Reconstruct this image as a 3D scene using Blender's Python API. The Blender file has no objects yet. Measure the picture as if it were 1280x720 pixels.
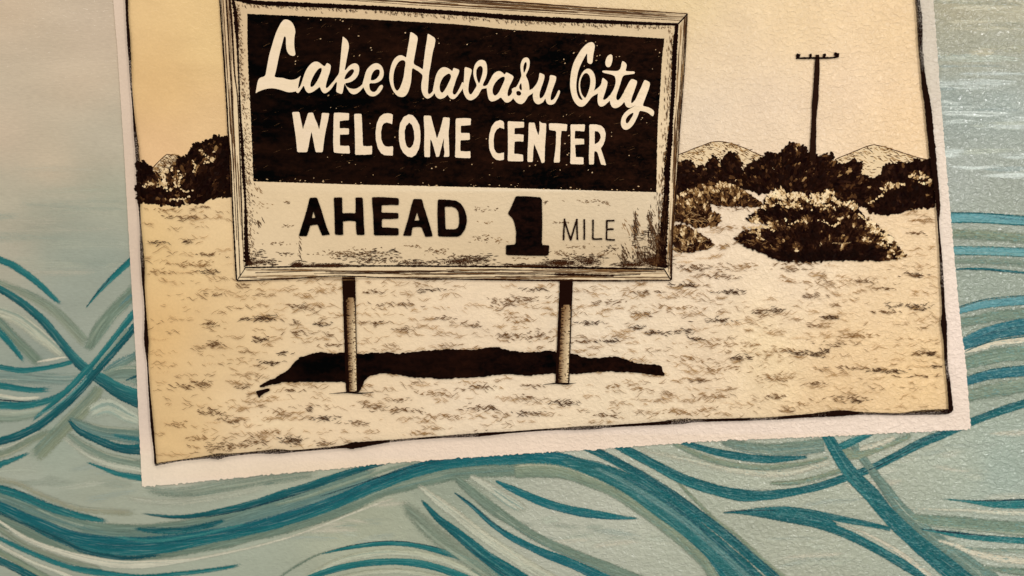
import bpy, math, random, bisect
from mathutils import Vector, geometry, noise as mnoise
random.seed(7)
PI = math.pi

# ------------------------------------------------------------------ camera, world, lamps, exposure
sc = bpy.context.scene
COL = sc.collection
ZC = 1.40                                   # height of the picture centre on the wall
cam = bpy.data.cameras.new("camera"); camo = bpy.data.objects.new("camera", cam); COL.objects.link(camo)
camo.location = (0, -1.5, ZC); camo.rotation_euler = (PI/2, 0, 0)
cam.lens = 36*1.5/1.28; cam.sensor_width = 36; cam.clip_start = .01; cam.clip_end = 50
sc.camera = camo
w = bpy.data.worlds.new("World"); sc.world = w; w.use_nodes = True
bg = w.node_tree.nodes["Background"]; bg.inputs[0].default_value = (1, .985, .96, 1); bg.inputs[1].default_value = .55
def area(name, loc, target, size, sizey, power, color):
    l = bpy.data.lights.new(name, 'AREA'); l.shape = 'RECTANGLE'; l.size = size; l.size_y = sizey; l.energy = power; l.color = color
    o = bpy.data.objects.new(name, l); COL.objects.link(o); o.location = loc
    o.rotation_euler = (Vector(target)-Vector(loc)).to_track_quat('-Z', 'Y').to_euler(); return o
area("window_lamp", (1.30, -1.75, 1.83), (.3, 0, 1.45), .20, .16, 14.0, (1, .985, .96))
area("overhead_fill", (-.9, -2.6, 3.9), (-.3, 0, 1.3), 2.6, 1.6, 46.0, (1, .93, .84))  # added unseen fill: soft overhead light that lifts the left side
vs = sc.view_settings; vs.view_transform = 'Standard'; vs.look = 'None'; vs.exposure = 0; vs.gamma = 1
sc.cycles.transparent_max_bounces = 64; sc.cycles.max_bounces = 4
KL = 1.0/0.90                               # light level on the wall, so paints get their real albedo

# ------------------------------------------------------------------ helpers
def lin(c):
    r = []
    for v in c[:3]:
        v /= 255.
        v = v/12.92 if v <= .04045 else ((v+.055)/1.055)**2.4
        r.append(min(.92, v*KL))
    return (r[0], r[1], r[2], c[3] if len(c) > 3 else 1.)
def wp(x, y, h=0.):                          # point of the wall: millimetres right and down from the picture's corner, h metres proud
    return Vector(((x-640)/1000., -h, ZC+(360-y)/1000.))
def mixc(a, b, t): return tuple(a[i]+(b[i]-a[i])*t for i in range(3))
def jit(c, s):
    k = random.gauss(0, s); return tuple(max(2, v+k) for v in c[:3])+tuple(c[3:])
def org(parent):
    v = Vector((0, 0, 0)); p = parent
    while p: v += p.location; p = p.parent
    return v
class MB:
    def __init__(s): s.v=[]; s.f=[]; s.c=[]; s.uv=[]; s.ub=[]; s.uc=[]; s.pr=[]
    def add(s, p, c, uv=(0, 0), ub=(0, 0), uc=(0, 0), pr=(0, 0, 0, 0)):
        s.v.append(p); s.c.append(c); s.uv.append(uv); s.ub.append(ub); s.uc.append(uc); s.pr.append(pr); return len(s.v)-1
    def build(s, name, mat, parent=None, loc=None):
        me = bpy.data.meshes.new(name); o = bpy.data.objects.new(name, me); COL.objects.link(o)
        o.parent = parent
        base = org(parent)
        if loc is not None: o.location = Vector(loc)-base; base = Vector(loc)
        me.from_pydata([tuple(p-base) for p in s.v], [], s.f)
        ca = me.color_attributes.new("Col", 'FLOAT_COLOR', 'POINT')
        ca.data.foreach_set("color", [x for c in s.c for x in lin(c)])
        pa = me.color_attributes.new("prm", 'FLOAT_COLOR', 'POINT')
        pa.data.foreach_set("color", [x for c in s.pr for x in c])
        for nm, arr in (("uva", s.uv), ("uvb", s.ub), ("uvc", s.uc)):
            u = me.uv_layers.new(name=nm)
            idx = [l.vertex_index for l in me.loops]
            u.data.foreach_set("uv", [x for i in idx for x in arr[i]])
        me.materials.append(mat)
        return o
def tag(o, label=None, cat=None, group=None, kind=None):
    if label: o['label'] = label
    if cat: o['category'] = cat
    if group: o['group'] = group
    if kind: o['kind'] = kind
    return o
def empty(name, loc, parent=None):
    o = bpy.data.objects.new(name, None); COL.objects.link(o); o.parent = parent; o.location = Vector(loc)-org(parent); o.empty_display_size = .02
    return o
H = [0.0]
def up(n=1.): H[0] += 6e-6*n; return H[0]

def crom(pts, step):
    """Catmull-Rom through (x, y, w) points, resampled about every `step`."""
    P = [tuple(float(a) for a in p) for p in pts]
    n = len(P[0]); out = []
    for i in range(len(P)-1):
        p0 = P[max(i-1, 0)]; p1 = P[i]; p2 = P[i+1]; p3 = P[min(i+2, len(P)-1)]
        L = math.hypot(p2[0]-p1[0], p2[1]-p1[1]); k = max(1, int(L/step))
        for j in range(k):
            t = j/k; t2 = t*t; t3 = t2*t
            out.append(tuple(.5*((2*p1[a])+(-p0[a]+p2[a])*t+(2*p0[a]-5*p1[a]+4*p2[a]-p3[a])*t2+(-p0[a]+3*p1[a]-3*p2[a]+p3[a])*t3) for a in range(n)))
    out.append(P[-1]); return out
def chaikin(p, it=1, q=.2):
    for _ in range(it):
        o = []
        for i in range(len(p)):
            a = p[i]; b = p[(i+1) % len(p)]
            o.append((a[0]+(b[0]-a[0])*q, a[1]+(b[1]-a[1])*q)); o.append((a[0]+(b[0]-a[0])*(1-q), a[1]+(b[1]-a[1])*(1-q)))
        p = o
    return p
def ragged(p, step=1.2, amp=.25, freq=.5, seed=0):
    o = []
    for i in range(len(p)):
        a = p[i]; b = p[(i+1) % len(p)]; L = math.hypot(b[0]-a[0], b[1]-a[1]); k = max(1, int(L/step))
        for j in range(k):
            x = a[0]+(b[0]-a[0])*j/k; y = a[1]+(b[1]-a[1])*j/k
            v = Vector((x*freq, y*freq, seed))
            o.append((x+amp*mnoise.noise(v)*2, y+amp*mnoise.noise(v+Vector((31, 7, 3)))*2))
    return o
def fill(mb, outer, holes, h, colf):
    loops = [[Vector((p[0], -p[1], 0)) for p in outer]]+[[Vector((p[0], -p[1], 0)) for p in q] for q in holes]
    tris = geometry.tessellate_polygon(loops); flat = [p for l in loops for p in l]; b = len(mb.v)
    for p in flat:
        x, y = p.x, -p.y; c = colf(x, y) if callable(colf) else colf
        mb.add(wp(x, y, h), c, (x/100, y/100), (10, 0), (50, 50))
    for t in tris:
        a, bb, c = (flat[i] for i in t)
        if (bb-a).cross(c-a).z < 0: t = (t[0], t[2], t[1])
        mb.f.append(tuple(b+i for i in t))
def strokemesh(mb, pts, h, ca, cb=None, soft=1.2, endf=(10, 10), dry=.1, op=1., step=2.5, cross=4, wob=.3):
    P = crom(pts, step); S = [0.]
    for i in range(1, len(P)): S.append(S[-1]+math.hypot(P[i][0]-P[i-1][0], P[i][1]-P[i-1][1]))
    L = S[-1]; u0 = random.random()*37; b = len(mb.v); cb = cb or ca; sd = random.random()*50
    for i, p in enumerate(P):
        q0 = P[max(i-1, 0)]; q1 = P[min(i+1, len(P)-1)]
        dx, dy = q1[0]-q0[0], q1[1]-q0[1]; l = math.hypot(dx, dy) or 1; nx, ny = -dy/l, dx/l   # rightwards path: n points down
        wd = max(.3, p[2])*(1+wob*.35*mnoise.noise(Vector((S[i]*.03, sd, 0))))+soft*.6
        ox = wob*2*mnoise.noise(Vector((S[i]*.02, sd, 9)))
        for j in range(cross+1):
            v = j/cross; o = (v-.5)*wd+ox
            ends = (S[i]/max(endf[0], .01), (L-S[i])/max(endf[1], .01))
            mb.add(wp(p[0]+nx*o, p[1]+ny*o, h), mixc(ca, cb, v), (S[i]/100+u0, v), (wd/20, 0), (min(ends[0], 9), min(ends[1], 9)), (soft/10, 0, dry, op))
    for i in range(len(P)-1):
        for j in range(cross):
            a = b+i*(cross+1)+j; mb.f.append((a, a+1, a+cross+2, a+cross+1)[::-1])
def line(mb, pts, h, c, wj=0., step=1.5):
    """A plain pen line: thin ribbon of (x, y, w), no soft edge."""
    P = crom(pts, step) if len(pts) > 2 else [tuple(map(float, p)) for p in pts]; b = len(mb.v)
    for i, p in enumerate(P):
        q0 = P[max(i-1, 0)]; q1 = P[min(i+1, len(P)-1)]; dx, dy = q1[0]-q0[0], q1[1]-q0[1]; l = math.hypot(dx, dy) or 1
        nx, ny = -dy/l, dx/l; wd = p[2]*(1+wj*random.uniform(-1, 1)); e = wj*random.uniform(-.5, .5)*p[2]*.5
        for s in (-.5, .5): mb.add(wp(p[0]+nx*(wd*s+e), p[1]+ny*(wd*s+e), h), c, (p[0]/100, p[1]/100))
    for i in range(len(P)-1):
        a = b+2*i; mb.f.append((a, a+1, a+3, a+2)[::-1])
def dab(mb, x, y, r, h, c, el=1., ang=None, n=6):
    ang = random.uniform(0, PI) if ang is None else ang; b = len(mb.v); ca, sa = math.cos(ang), math.sin(ang)
    for k in range(n):
        t = 2*PI*k/n; rr = r*random.uniform(.65, 1.25); u = rr*math.cos(t)*el; v = rr*math.sin(t)
        mb.add(wp(x+u*ca-v*sa, y+u*sa+v*ca, h), c)
    mb.f.append(tuple(range(b, b+n))[::-1])
def inside(x, y, P):
    r = False; j = len(P)-1
    for i in range(len(P)):
        a, b = P[i], P[j]
        if (a[1] > y) != (b[1] > y) and x < (b[0]-a[0])*(y-a[1])/(b[1]-a[1])+a[0]: r = not r
        j = i
    return r
def interp(T, v):
    if v <= T[0][0]:
        a, b = T[0], T[1]
    elif v >= T[-1][0]:
        a, b = T[-2], T[-1]
    else:
        i = bisect.bisect([t[0] for t in T], v)-1; a, b = T[i], T[i+1]
    return a[1]+(b[1]-a[1])*(v-a[0])/(b[0]-a[0])
def idw(ctrl, pw=3., eps=400):
    def f(x, y):
        s = 0; r = [0, 0, 0]
        for cx, cy, c in ctrl:
            ww = 1/((x-cx)**2+(y-cy)**2+eps)**(pw/2); s += ww
            for k in range(3): r[k] += ww*c[k]
        return tuple(v/s for v in r)
    return f

# ------------------------------------------------------------------ materials
def N(nt, t, **kw):
    n = nt.nodes.new(t)
    for k, v in kw.items():
        if k[0] == 'i' and k[1:].isdigit(): n.inputs[int(k[1:])].default_value = v
        else: setattr(n, k, v)
    return n
def M_(nt, op, a, b=None, c=None, clamp=False):
    n = nt.nodes.new('ShaderNodeMath'); n.operation = op; n.use_clamp = clamp
    for i, v in enumerate((a, b, c)):
        if v is None: continue
        if isinstance(v, (int, float)): n.inputs[i].default_value = v
        else: nt.links.new(v, n.inputs[i])
    return n.outputs[0]
def smooth(nt, v, lo, hi, a=0., b=1.):
    n = nt.nodes.new('ShaderNodeMapRange'); n.interpolation_type = 'SMOOTHSTEP'
    for i, q in enumerate((v, lo, hi, a, b)):
        if isinstance(q, (int, float)): n.inputs[i].default_value = q
        else: nt.links.new(q, n.inputs[i])
    return n.outputs[0]
def noisetex(nt, vec, scale, detail=2., rough=.5, dist=0.):
    n = nt.nodes.new('ShaderNodeTexNoise'); n.inputs['Scale'].default_value = scale; n.inputs['Detail'].default_value = detail
    n.inputs['Roughness'].default_value = rough; n.inputs['Distortion'].default_value = dist
    if vec is not None: nt.links.new(vec, n.inputs['Vector'])
    return n.outputs[0]
def plaster_bump(nt, strength, fine=.35, kind='wall'):
    """Orange-peel relief of the rolled wall: the same for all the paint on it, because it lies under the paint."""
    geo = nt.nodes.new('ShaderNodeNewGeometry'); pos = geo.outputs['Position']
    mp = N(nt, 'ShaderNodeMapping'); mp.inputs['Scale'].default_value = (.8, 1, 1.15); nt.links.new(pos, mp.inputs[0])
    a = noisetex(nt, mp.outputs[0], 190, 2.5, .55, .6)
    b = noisetex(nt, mp.outputs[0], 620, 1.5, .5, .3)
    hgt = M_(nt, 'ADD', smooth(nt, a, .3, .75), M_(nt, 'MULTIPLY', b, fine))
    # the roller left far more relief towards the right of the wall than at its left end
    sx = N(nt, 'ShaderNodeSeparateXYZ'); nt.links.new(pos, sx.inputs[0])
    big = noisetex(nt, pos, 3.0, 1.)
    amp = smooth(nt, M_(nt, 'ADD', sx.outputs[0], M_(nt, 'MULTIPLY', big, .3)), -.45, .75, .14, 1.0)
    hgt = M_(nt, 'MULTIPLY', hgt, amp)
    bp = nt.nodes.new('ShaderNodeBump'); bp.inputs['Strength'].default_value = strength; bp.inputs['Distance'].default_value = .0012
    nt.links.new(hgt, bp.inputs['Height'])
    return bp.outputs[0], pos, hgt
def paint(name, mode, rough=.5, bump=.6, var=.10, spec=.4, grain=(1, 1, 1), nscale=500):
    m = bpy.data.materials.new(name); m.use_nodes = True; nt = m.node_tree; bs = nt.nodes['Principled BSDF']
    at = N(nt, 'ShaderNodeAttribute', attribute_name='Col')
    nrm, pos, hgt = plaster_bump(nt, bump)
    mp = N(nt, 'ShaderNodeMapping'); mp.inputs['Scale'].default_value = grain; nt.links.new(pos, mp.inputs[0])
    big = noisetex(nt, mp.outputs[0], 14, 3, .6)
    fin = noisetex(nt, mp.outputs[0], nscale, 2, .6)
    val = M_(nt, 'ADD', M_(nt, 'MULTIPLY', M_(nt, 'SUBTRACT', big, .5), var*1.6), M_(nt, 'MULTIPLY', M_(nt, 'SUBTRACT', fin, .5), var*1.6))
    # relief shading painted into the colour: hollows darker, crests lighter
    val = M_(nt, 'ADD', val, M_(nt, 'MULTIPLY', M_(nt, 'SUBTRACT', hgt, .55), var*.9))
    alpha = None; colout = at.outputs['Color']
    if mode in ('stroke', 'wash'):
        ua = N(nt, 'ShaderNodeUVMap', uv_map='uva'); ub = N(nt, 'ShaderNodeUVMap', uv_map='uvb'); uc = N(nt, 'ShaderNodeUVMap', uv_map='uvc')
        sa = N(nt, 'ShaderNodeSeparateXYZ'); sb = N(nt, 'ShaderNodeSeparateXYZ'); sc_ = N(nt, 'ShaderNodeSeparateXYZ')
        for q, r in ((ua, sa), (ub, sb), (uc, sc_)): nt.links.new(q.outputs[0], r.inputs[0])
        pr = N(nt, 'ShaderNodeAttribute', attribute_name='prm'); sp = N(nt, 'ShaderNodeSeparateXYZ'); nt.links.new(pr.outputs['Vector'], sp.inputs[0])
        wmm = M_(nt, 'MULTIPLY', sb.outputs[0], 20.)
        v = sa.outputs[1]; u = sa.outputs[0]
        d = M_(nt, 'MULTIPLY', M_(nt, 'MINIMUM', v, M_(nt, 'SUBTRACT', 1., v)), wmm)
        cv = nt.nodes.new('ShaderNodeCombineXYZ'); nt.links.new(M_(nt, 'MULTIPLY', u, 2.6), cv.inputs[0])
        nt.links.new(M_(nt, 'MULTIPLY', M_(nt, 'MULTIPLY', v, wmm), .55), cv.inputs[1]); nt.links.new(M_(nt, 'FLOOR', M_(nt, 'MULTIPLY', u, .1)), cv.inputs[2])
        streak = noisetex(nt, cv.outputs[0], 1.0, 3, .62)
        edge = noisetex(nt, pos, 420, 2, .6)
        soft = M_(nt, 'MULTIPLY', sp.outputs[0], 10.)
        dd = M_(nt, 'SUBTRACT', d, M_(nt, 'MULTIPLY', M_(nt, 'SUBTRACT', edge, .35), M_(nt, 'ADD', M_(nt, 'MULTIPLY', soft, .9), .5)))
        al = smooth(nt, dd, 0., soft)
        e = M_(nt, 'MINIMUM', sc_.outputs[0], sc_.outputs[1])
        mixn = M_(nt, 'ADD', M_(nt, 'MULTIPLY', streak, .75), M_(nt, 'MULTIPLY', edge, .25))
        al = M_(nt, 'MULTIPLY', al, smooth(nt, M_(nt, 'ADD', e, M_(nt, 'MULTIPLY', M_(nt, 'SUBTRACT', mixn, .5), 1.3)), .12, .62))
        # dry brush: paint misses the hollows
        dr = sp.outputs[2]
        th = M_(nt, 'ADD', M_(nt, 'MULTIPLY', dr, .75), .0)
        al = M_(nt, 'MULTIPLY', al, smooth(nt, mixn, M_(nt, 'SUBTRACT', th, .12), M_(nt, 'ADD', th, .10)))
        al = M_(nt, 'MULTIPLY', al, pr.outputs['Alpha'])
        alpha = al
        val = M_(nt, 'ADD', val, M_(nt, 'MULTIPLY', M_(nt, 'SUBTRACT', streak, .5), 1.1))
        mx = N(nt, 'ShaderNodeMix', data_type='RGBA'); mx.inputs['B'].default_value = (.24, .31, .26, 1)
        nt.links.new(smooth(nt, streak, .52, .72, 0., .42), mx.inputs['Factor']); nt.links.new(at.outputs['Color'], mx.inputs['A']); 
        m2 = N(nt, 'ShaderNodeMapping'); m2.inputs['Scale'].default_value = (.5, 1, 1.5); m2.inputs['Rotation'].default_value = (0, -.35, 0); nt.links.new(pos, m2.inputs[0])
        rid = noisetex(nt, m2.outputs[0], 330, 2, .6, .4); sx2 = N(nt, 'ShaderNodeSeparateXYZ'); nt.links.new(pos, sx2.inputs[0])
        # glints of the relief put into the colour: paler dashes, strongest towards the right
        glint_ = M_(nt, 'MULTIPLY', smooth(nt, rid, .54, .68, 0., .55), smooth(nt, sx2.outputs[0], -.15, .6, .12, 1.))
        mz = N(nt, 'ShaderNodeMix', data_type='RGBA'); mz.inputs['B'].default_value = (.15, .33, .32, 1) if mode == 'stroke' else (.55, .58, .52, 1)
        nt.links.new(glint_, mz.inputs['Factor']); nt.links.new(mx.outputs['Result'], mz.inputs['A']); colout = mz.outputs['Result']
    elif mode == 'ink':
        k = noisetex(nt, mp.outputs[0], 900, 1.5, .6)
        alpha = smooth(nt, M_(nt, 'SUBTRACT', M_(nt, 'MULTIPLY', at.outputs['Alpha'], 1.6), smooth(nt, k, .25, .75, 0., .6)), .05, .95)
    hsv = N(nt, 'ShaderNodeVectorMath', operation='SCALE'); nt.links.new(colout, hsv.inputs[0])
    nt.links.new(M_(nt, 'ADD', 1., val), hsv.inputs[3])
    nt.links.new(hsv.outputs[0], bs.inputs['Base Color']); nt.links.new(nrm, bs.inputs['Normal'])
    bs.inputs['Roughness'].default_value = rough; bs.inputs['Specular IOR Level'].default_value = spec
    if alpha is not None:      # paint either covers a spot or misses it; partial cover is a scatter of tiny spots
        wn = nt.nodes.new('ShaderNodeTexNoise'); wn.inputs['Scale'].default_value = 1900; wn.inputs['Detail'].default_value = 0; nt.links.new(pos, wn.inputs['Vector'])
        nt.links.new(M_(nt, 'GREATER_THAN', alpha, smooth(nt, wn.outputs[0], .22, .78, .01, .97)), bs.inputs['Alpha'])
    return m
WALL = paint('wall_wash_paint', 'solid', .18, 1., .16, .65, (.40, 1, 1.9), 300)
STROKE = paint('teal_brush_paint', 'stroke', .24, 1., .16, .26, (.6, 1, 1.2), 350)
WASH = paint('wall_dry_brush_paint', 'wash', .18, 1.1, .14, .65, (.5, 1, 1.4), 350)
PAPER = paint('card_paint', 'solid', .32, .8, .09, .35, (1, 1, 1), 400)
INK = paint('ink_paint', 'ink', .7, .5, .12, .02, (1, 1, 1), 500)
DARK = paint('dark_board_paint', 'solid', .8, .4, 1.5, .03, (.40, 1, 1.2), 70)
CREAM = paint('cream_letter_paint', 'solid', .5, .6, .08, .3, (1, 1, 1), 400)

# ------------------------------------------------------------------ the wall with its washes
wallc = idw([(0,0,(205,183,155)),(100,100,(205,185,158)),(0,170,(204,184,158)),(130,40,(200,180,155)),(60,205,(200,182,155)),(135,180,(188,177,154)),(0,250,(184,175,152)),(60,270,(165,164,144)),
 (80,310,(150,157,141)),(145,250,(168,168,147)),(12,310,(180,173,152)),(130,330,(152,160,145)),(90,370,(156,163,148)),(20,500,(150,160,145)),(60,560,(158,168,150)),(30,590,(166,171,153)),(130,630,(165,170,150)),
 (60,480,(140,152,140)),(450,660,(168,172,148)),(300,700,(165,172,152)),(560,590,(150,158,138)),(700,660,(176,178,160)),(850,600,(166,171,151)),(760,620,(176,178,160)),
 (1200,0,(166,158,130)),(1260,10,(168,162,136)),(1200,60,(152,151,131)),(1250,60,(156,157,140)),(1250,130,(150,160,152)),(1190,130,(140,150,142)),(1200,220,(152,158,148)),(1250,240,(148,154,141)),(1240,300,(146,154,138)),(1240,355,(140,150,135)),
 (1240,450,(140,150,132)),(1200,590,(160,168,150)),(1130,590,(165,171,152)),(1000,690,(165,168,148)),(1250,590,(152,166,152)),(1050,630,(165,170,150)),(1250,700,(165,172,155)),
 (-400,0,(205,182,150)),(-400,720,(160,170,150)),(1700,0,(165,158,130)),(1700,720,(150,162,148)),(640,-300,(203,184,150)),(640,1000,(165,170,150))])
mb = MB(); X = list(range(-700, 0, 100))+list(range(0, 1281, 20))+list(range(1380, 2000, 100)); Y = list(range(-600, 0, 100))+list(range(0, 721, 20))+list(range(820, 1300, 100))
for y in Y:
    for x in X:
        c = wallc(x, y); k = mnoise.noise(Vector((x*.012, y*.03, 2)))*7
        mb.add(wp(x, y, 0), tuple(v+k for v in c), (x/100, y/100))
nx = len(X)
for j in range(len(Y)-1):
    for i in range(nx-1):
        a = j*nx+i; mb.f.append((a, a+nx, a+nx+1, a+1))
wall = mb.build('wall', WALL); tag(wall, kind='structure')

random.seed(91)
m = MB()
for k in range(52):  # upper right: pale silvery strokes that partly paint in the wall's sheen
    y = random.uniform(-20, 222); x = random.uniform(1160, 1290); l = random.uniform(40, 130); cool = y > 70
    c = random.choice([(196,204,196),(182,190,182),(140,152,146),(170,176,160)] if cool else [(176,170,144),(150,148,126),(186,180,154),(160,158,134)])
    strokemesh(m, [(x-l/2, y+random.uniform(-3, 3), random.uniform(2, 6)), (x, y+random.uniform(-2, 2), random.uniform(4, 13)), (x+l/2, y+random.uniform(-3, 3), random.uniform(2, 6))], up(.1), c, c, soft=3, endf=(30, 30), dry=random.uniform(.56, .70), cross=2, step=5)
for k in range(20):
    y = random.uniform(200, 345); x = random.uniform(-20, 150); l = random.uniform(60, 160)
    c = random.choice([(176,176,154),(146,156,140),(186,178,156),(158,164,146)])
    strokemesh(m, [(x-l/2, y+random.uniform(-5, 5), random.uniform(4, 9)), (x, y+random.uniform(-3, 3), random.uniform(8, 18)), (x+l/2, y+random.uniform(-5, 5), random.uniform(4, 9))], up(.1), c, c, soft=6, endf=(45, 45), dry=random.uniform(.58, .70), op=.45, cross=2, step=5)
for k in range(70):
    x, y = random.choice([(60,600),(120,615),(230,610),(420,665),(470,650),(700,670),(760,665),(820,690),(1010,690),(1060,620),(1200,585),(1240,560),(1120,590),(900,600)]); x += random.gauss(0, 30); y += random.gauss(0, 14); l = random.uniform(40, 100); sl = random.uniform(-.25, .15)
    c = random.choice([(186,188,168),(150,158,140),(176,182,162),(194,188,166),(156,166,152)])
    strokemesh(m, [(x-l/2, y-sl*l/2, 4), (x, y+random.uniform(-2, 2), random.uniform(6, 14)), (x+l/2, y+sl*l/2, 4)], up(.1), c, c, soft=5, endf=(30, 30), dry=random.uniform(.5, .66), op=.7, cross=2, step=5)
ob = m.build('wash_and_sheen_strokes', WASH, wall); tag(ob, kind='stuff')

# ------------------------------------------------------------------ waves
TD = (0, 70, 77); TE = (1, 95, 99); TM = (44, 118, 116); TL = (96, 142, 142); GG = (112, 130, 112); GD = (94, 116, 104); LT = (186, 190, 170); CR = (214, 207, 184); TG = (88, 124, 122); BK = (8, 38, 52); OL = (140, 146, 118)
def wave(label, loc, strokes):                      # kw: see strokemesh
    root = empty('painted_wave', wp(loc[0], loc[1], 0)); tag(root, label, 'painted wave', 'waves painted along the wall')
    for s in strokes:
        pts, ca, cb = list(s[0]), s[1], s[2]; kw = dict(s[3]) if len(s) > 3 else {}
        out = lambda p: p[0] <= -8 or p[0] >= 1288 or p[1] >= 719           # strokes run on past the frame
        def beyond(a, b):
            l = math.hypot(a[0]-b[0], a[1]-b[1]) or 1; return [(a[0]+(a[0]-b[0])/l*q, a[1]+(a[1]-b[1])/l*q, a[2]) for q in (25, 60, 110, 170)]
        if out(pts[0]): pts = beyond(pts[0], pts[1])[::-1]+pts; kw['endf'] = (50, kw.get('endf', (10, 10))[1])
        if out(pts[-1]): pts = pts+beyond(pts[-1], pts[-2]); kw['endf'] = (kw.get('endf', (10, 10))[0], 50)
        m = MB(); hh = up(); kw['soft'] = kw.get('soft', 1.2)*1.45; strokemesh(m, pts, hh, ca, cb, **kw)
        wm = max(p[2] for p in pts)
        if wm > 6:                                      # bristle streaks of unevenly mixed paint inside the stroke
            for q in range(int(min(7, wm/3))):
                of = random.uniform(-.42, .42); base = mixc(ca, cb, of+.5); teal = base[2]-base[0] > 30
                c = mixc(base, random.choice([(120,150,142),(60,112,112),(2,56,70),(2,70,84)] if teal else [(172,176,154),(150,158,138),(108,128,116),(96,128,122),(196,190,166)]), random.uniform(.25, .6))
                n_ = len(pts); a_ = random.randint(0, max(0, n_-3)); b_ = random.randint(min(n_-1, a_+2), n_-1); seg = pts[a_:b_+1]
                P = []
                for i, p in enumerate(seg):
                    g0 = seg[max(i-1, 0)]; g1 = seg[min(i+1, len(seg)-1)]; dx, dy = g1[0]-g0[0], g1[1]-g0[1]; l = math.hypot(dx, dy) or 1
                    P.append((p[0]-dy/l*of*p[2], p[1]+dx/l*of*p[2], p[2]*random.uniform(.1, .24)))
                strokemesh(m, P, hh+6e-7*(q+1), c, c, soft=1.8, endf=(22, 22), dry=random.uniform(.4, .68), cross=2)
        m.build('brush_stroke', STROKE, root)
def P3(l, *a): return l
E0 = dict(endf=(.01, .01)); 
def o(**k): return k
wave('thin teal strokes crossing in an X at the far left, beside the card', (100, 470), [
 ([(-20,385,20),(20,398,20),(50,420,18),(85,450,12)], LT, (185,184,160), o(soft=5, endf=(.01,25), dry=.35, op=.9)),
 ([(-20,345,9),(20,362,12),(48,376,14),(75,395,16),(112,434,16)], GG, (150,154,132), o(soft=4, endf=(.01,20), dry=.3, op=.85)),
 ([(108,440,12),(122,416,20),(140,392,20),(170,362,20)], GG, GG, o(soft=4, endf=(10,.01), dry=.25, op=.95)),
 ([(146,386,2),(156,376,5),(172,362,6)], TG, TG, o(soft=2.5, endf=(10,.01), dry=.3)),
 ([(-20,385,15),(0,404,16),(25,430,16),(54,458,16)], GG, GG, o(soft=4, endf=(.01,20), dry=.2, op=.95)),
 ([(-20,398,9),(0,416,10),(15,432,9),(32,454,6)], TM, TE, o(soft=2, endf=(.01,16), dry=.15)),
 ([(-20,470,18),(30,472,18),(80,474,16),(105,470,10)], (130,148,138), (120,140,130), o(soft=5, endf=(.01,20), dry=.2)),
 ([(-20,482,9),(0,482,10),(25,486,9),(45,488,8),(68,486,7)], TE, TM, o(soft=1.5, endf=(.01,26), dry=.2)),
 ([(-20,455,7),(0,459,8),(25,463,8),(50,461,7.5),(75,456.5,7),(97,450,6)], TE, TM, o(soft=1.3, endf=(.01,8), dry=.1)),
 ([(44,453,2),(62,450,4),(86,446,3)], CR, CR, o(soft=1.5, endf=(8,8), dry=.2)),
 ([(-20,520,16),(20,520,16),(60,512,12)], LT, GG, o(soft=3, endf=(.01,20), dry=.3, op=.9)),
 ([(-20,492,4),(0,494,5),(25,498,5.5),(54,496,4)], CR, LT, o(soft=1.2, endf=(.01,14), dry=.2)),
 ([(-10,499,2),(10,500.5,2.2),(30,502,2),(50,500,1.5)], BK, BK, o(soft=.7, endf=(.01,10), dry=.2)),
 ([(-20,510,12),(0,507,12),(25,507,11),(50,503,10),(72,496,9),(90,484,8)], TE, TM, o(soft=1.6, endf=(.01,12), dry=.12)),
 ([(40,575,20),(70,545,22),(95,520,22),(118,495,18),(125,480,14)], GG, OL, o(soft=4, endf=(25,12), dry=.25, op=.9)),
 ([(110,518,18),(135,508,24),(160,520,20),(176,526,14)], LT, (168,178,160), o(soft=4, endf=(14,.01), dry=.15)),
 ([(128,470,10),(145,458,14),(172,444,12)], TG, GG, o(soft=3, endf=(10,.01), dry=.3)),
 ([(120,474,10),(150,468,22),(176,470,28)], GG, (112,132,122), o(soft=4, endf=(8,.01), dry=.15)),
 ([(156,476,1.5),(164,473,4),(174,469,4)], TD, TD, o(soft=1, endf=(4,.01), dry=.2)),
 ([(-20,350,9),(0,361,10),(15,370,10.5),(32,382,11),(55,402,11.5),(75,426,12),(95,450,13),(110,463,14),(130,476,17),(150,489,20),(176,500,23)], TM, TD, o(soft=1.2, endf=(.01,.01), dry=.06)),
 ([(-20,316,8),(0,325,9),(15,331,9.5),(32,342,9.5),(50,356,9),(65,370,7.5),(78,382,5)], TM, TE, o(soft=1.4, endf=(.01,14), dry=.08)),
 ([(-20,560,10),(0,552,11),(25,544,11),(50,531,12),(75,511,12),(100,487,12),(115,469,12),(140,441,12),(160,418,11),(172,404,10)], TE, TD, o(soft=1.3, endf=(.01,.01), dry=.08)),
 ([(37,528,4),(62,508,7),(87,485,9),(105,466,9),(120,451,8),(140,426,8),(160,401,9),(172,386,9)], TM, TE, o(soft=1.3, endf=(20,.01), dry=.1)),
 ([(40,524,2),(75,504,3),(95,487,3.5),(110,471,3)], (130,155,148), TM, o(soft=1, endf=(20,6), dry=.25)),
 ([(116,463,3),(128,448,4.5),(142,432,5),(160,411,5)], (140,155,142), GG, o(soft=1.2, endf=(4,.01), dry=.15)),
 ([(107,386,1.5),(116,374,4),(127,361,6),(145,343,8),(166,324,9)], TE, TM, o(soft=1, endf=(3,.01), dry=.05)),
 ([(108,384,1),(118,370,1.6),(140,346,2)], BK, TD, o(soft=.6, endf=(3,10), dry=.2)),
])
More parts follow.
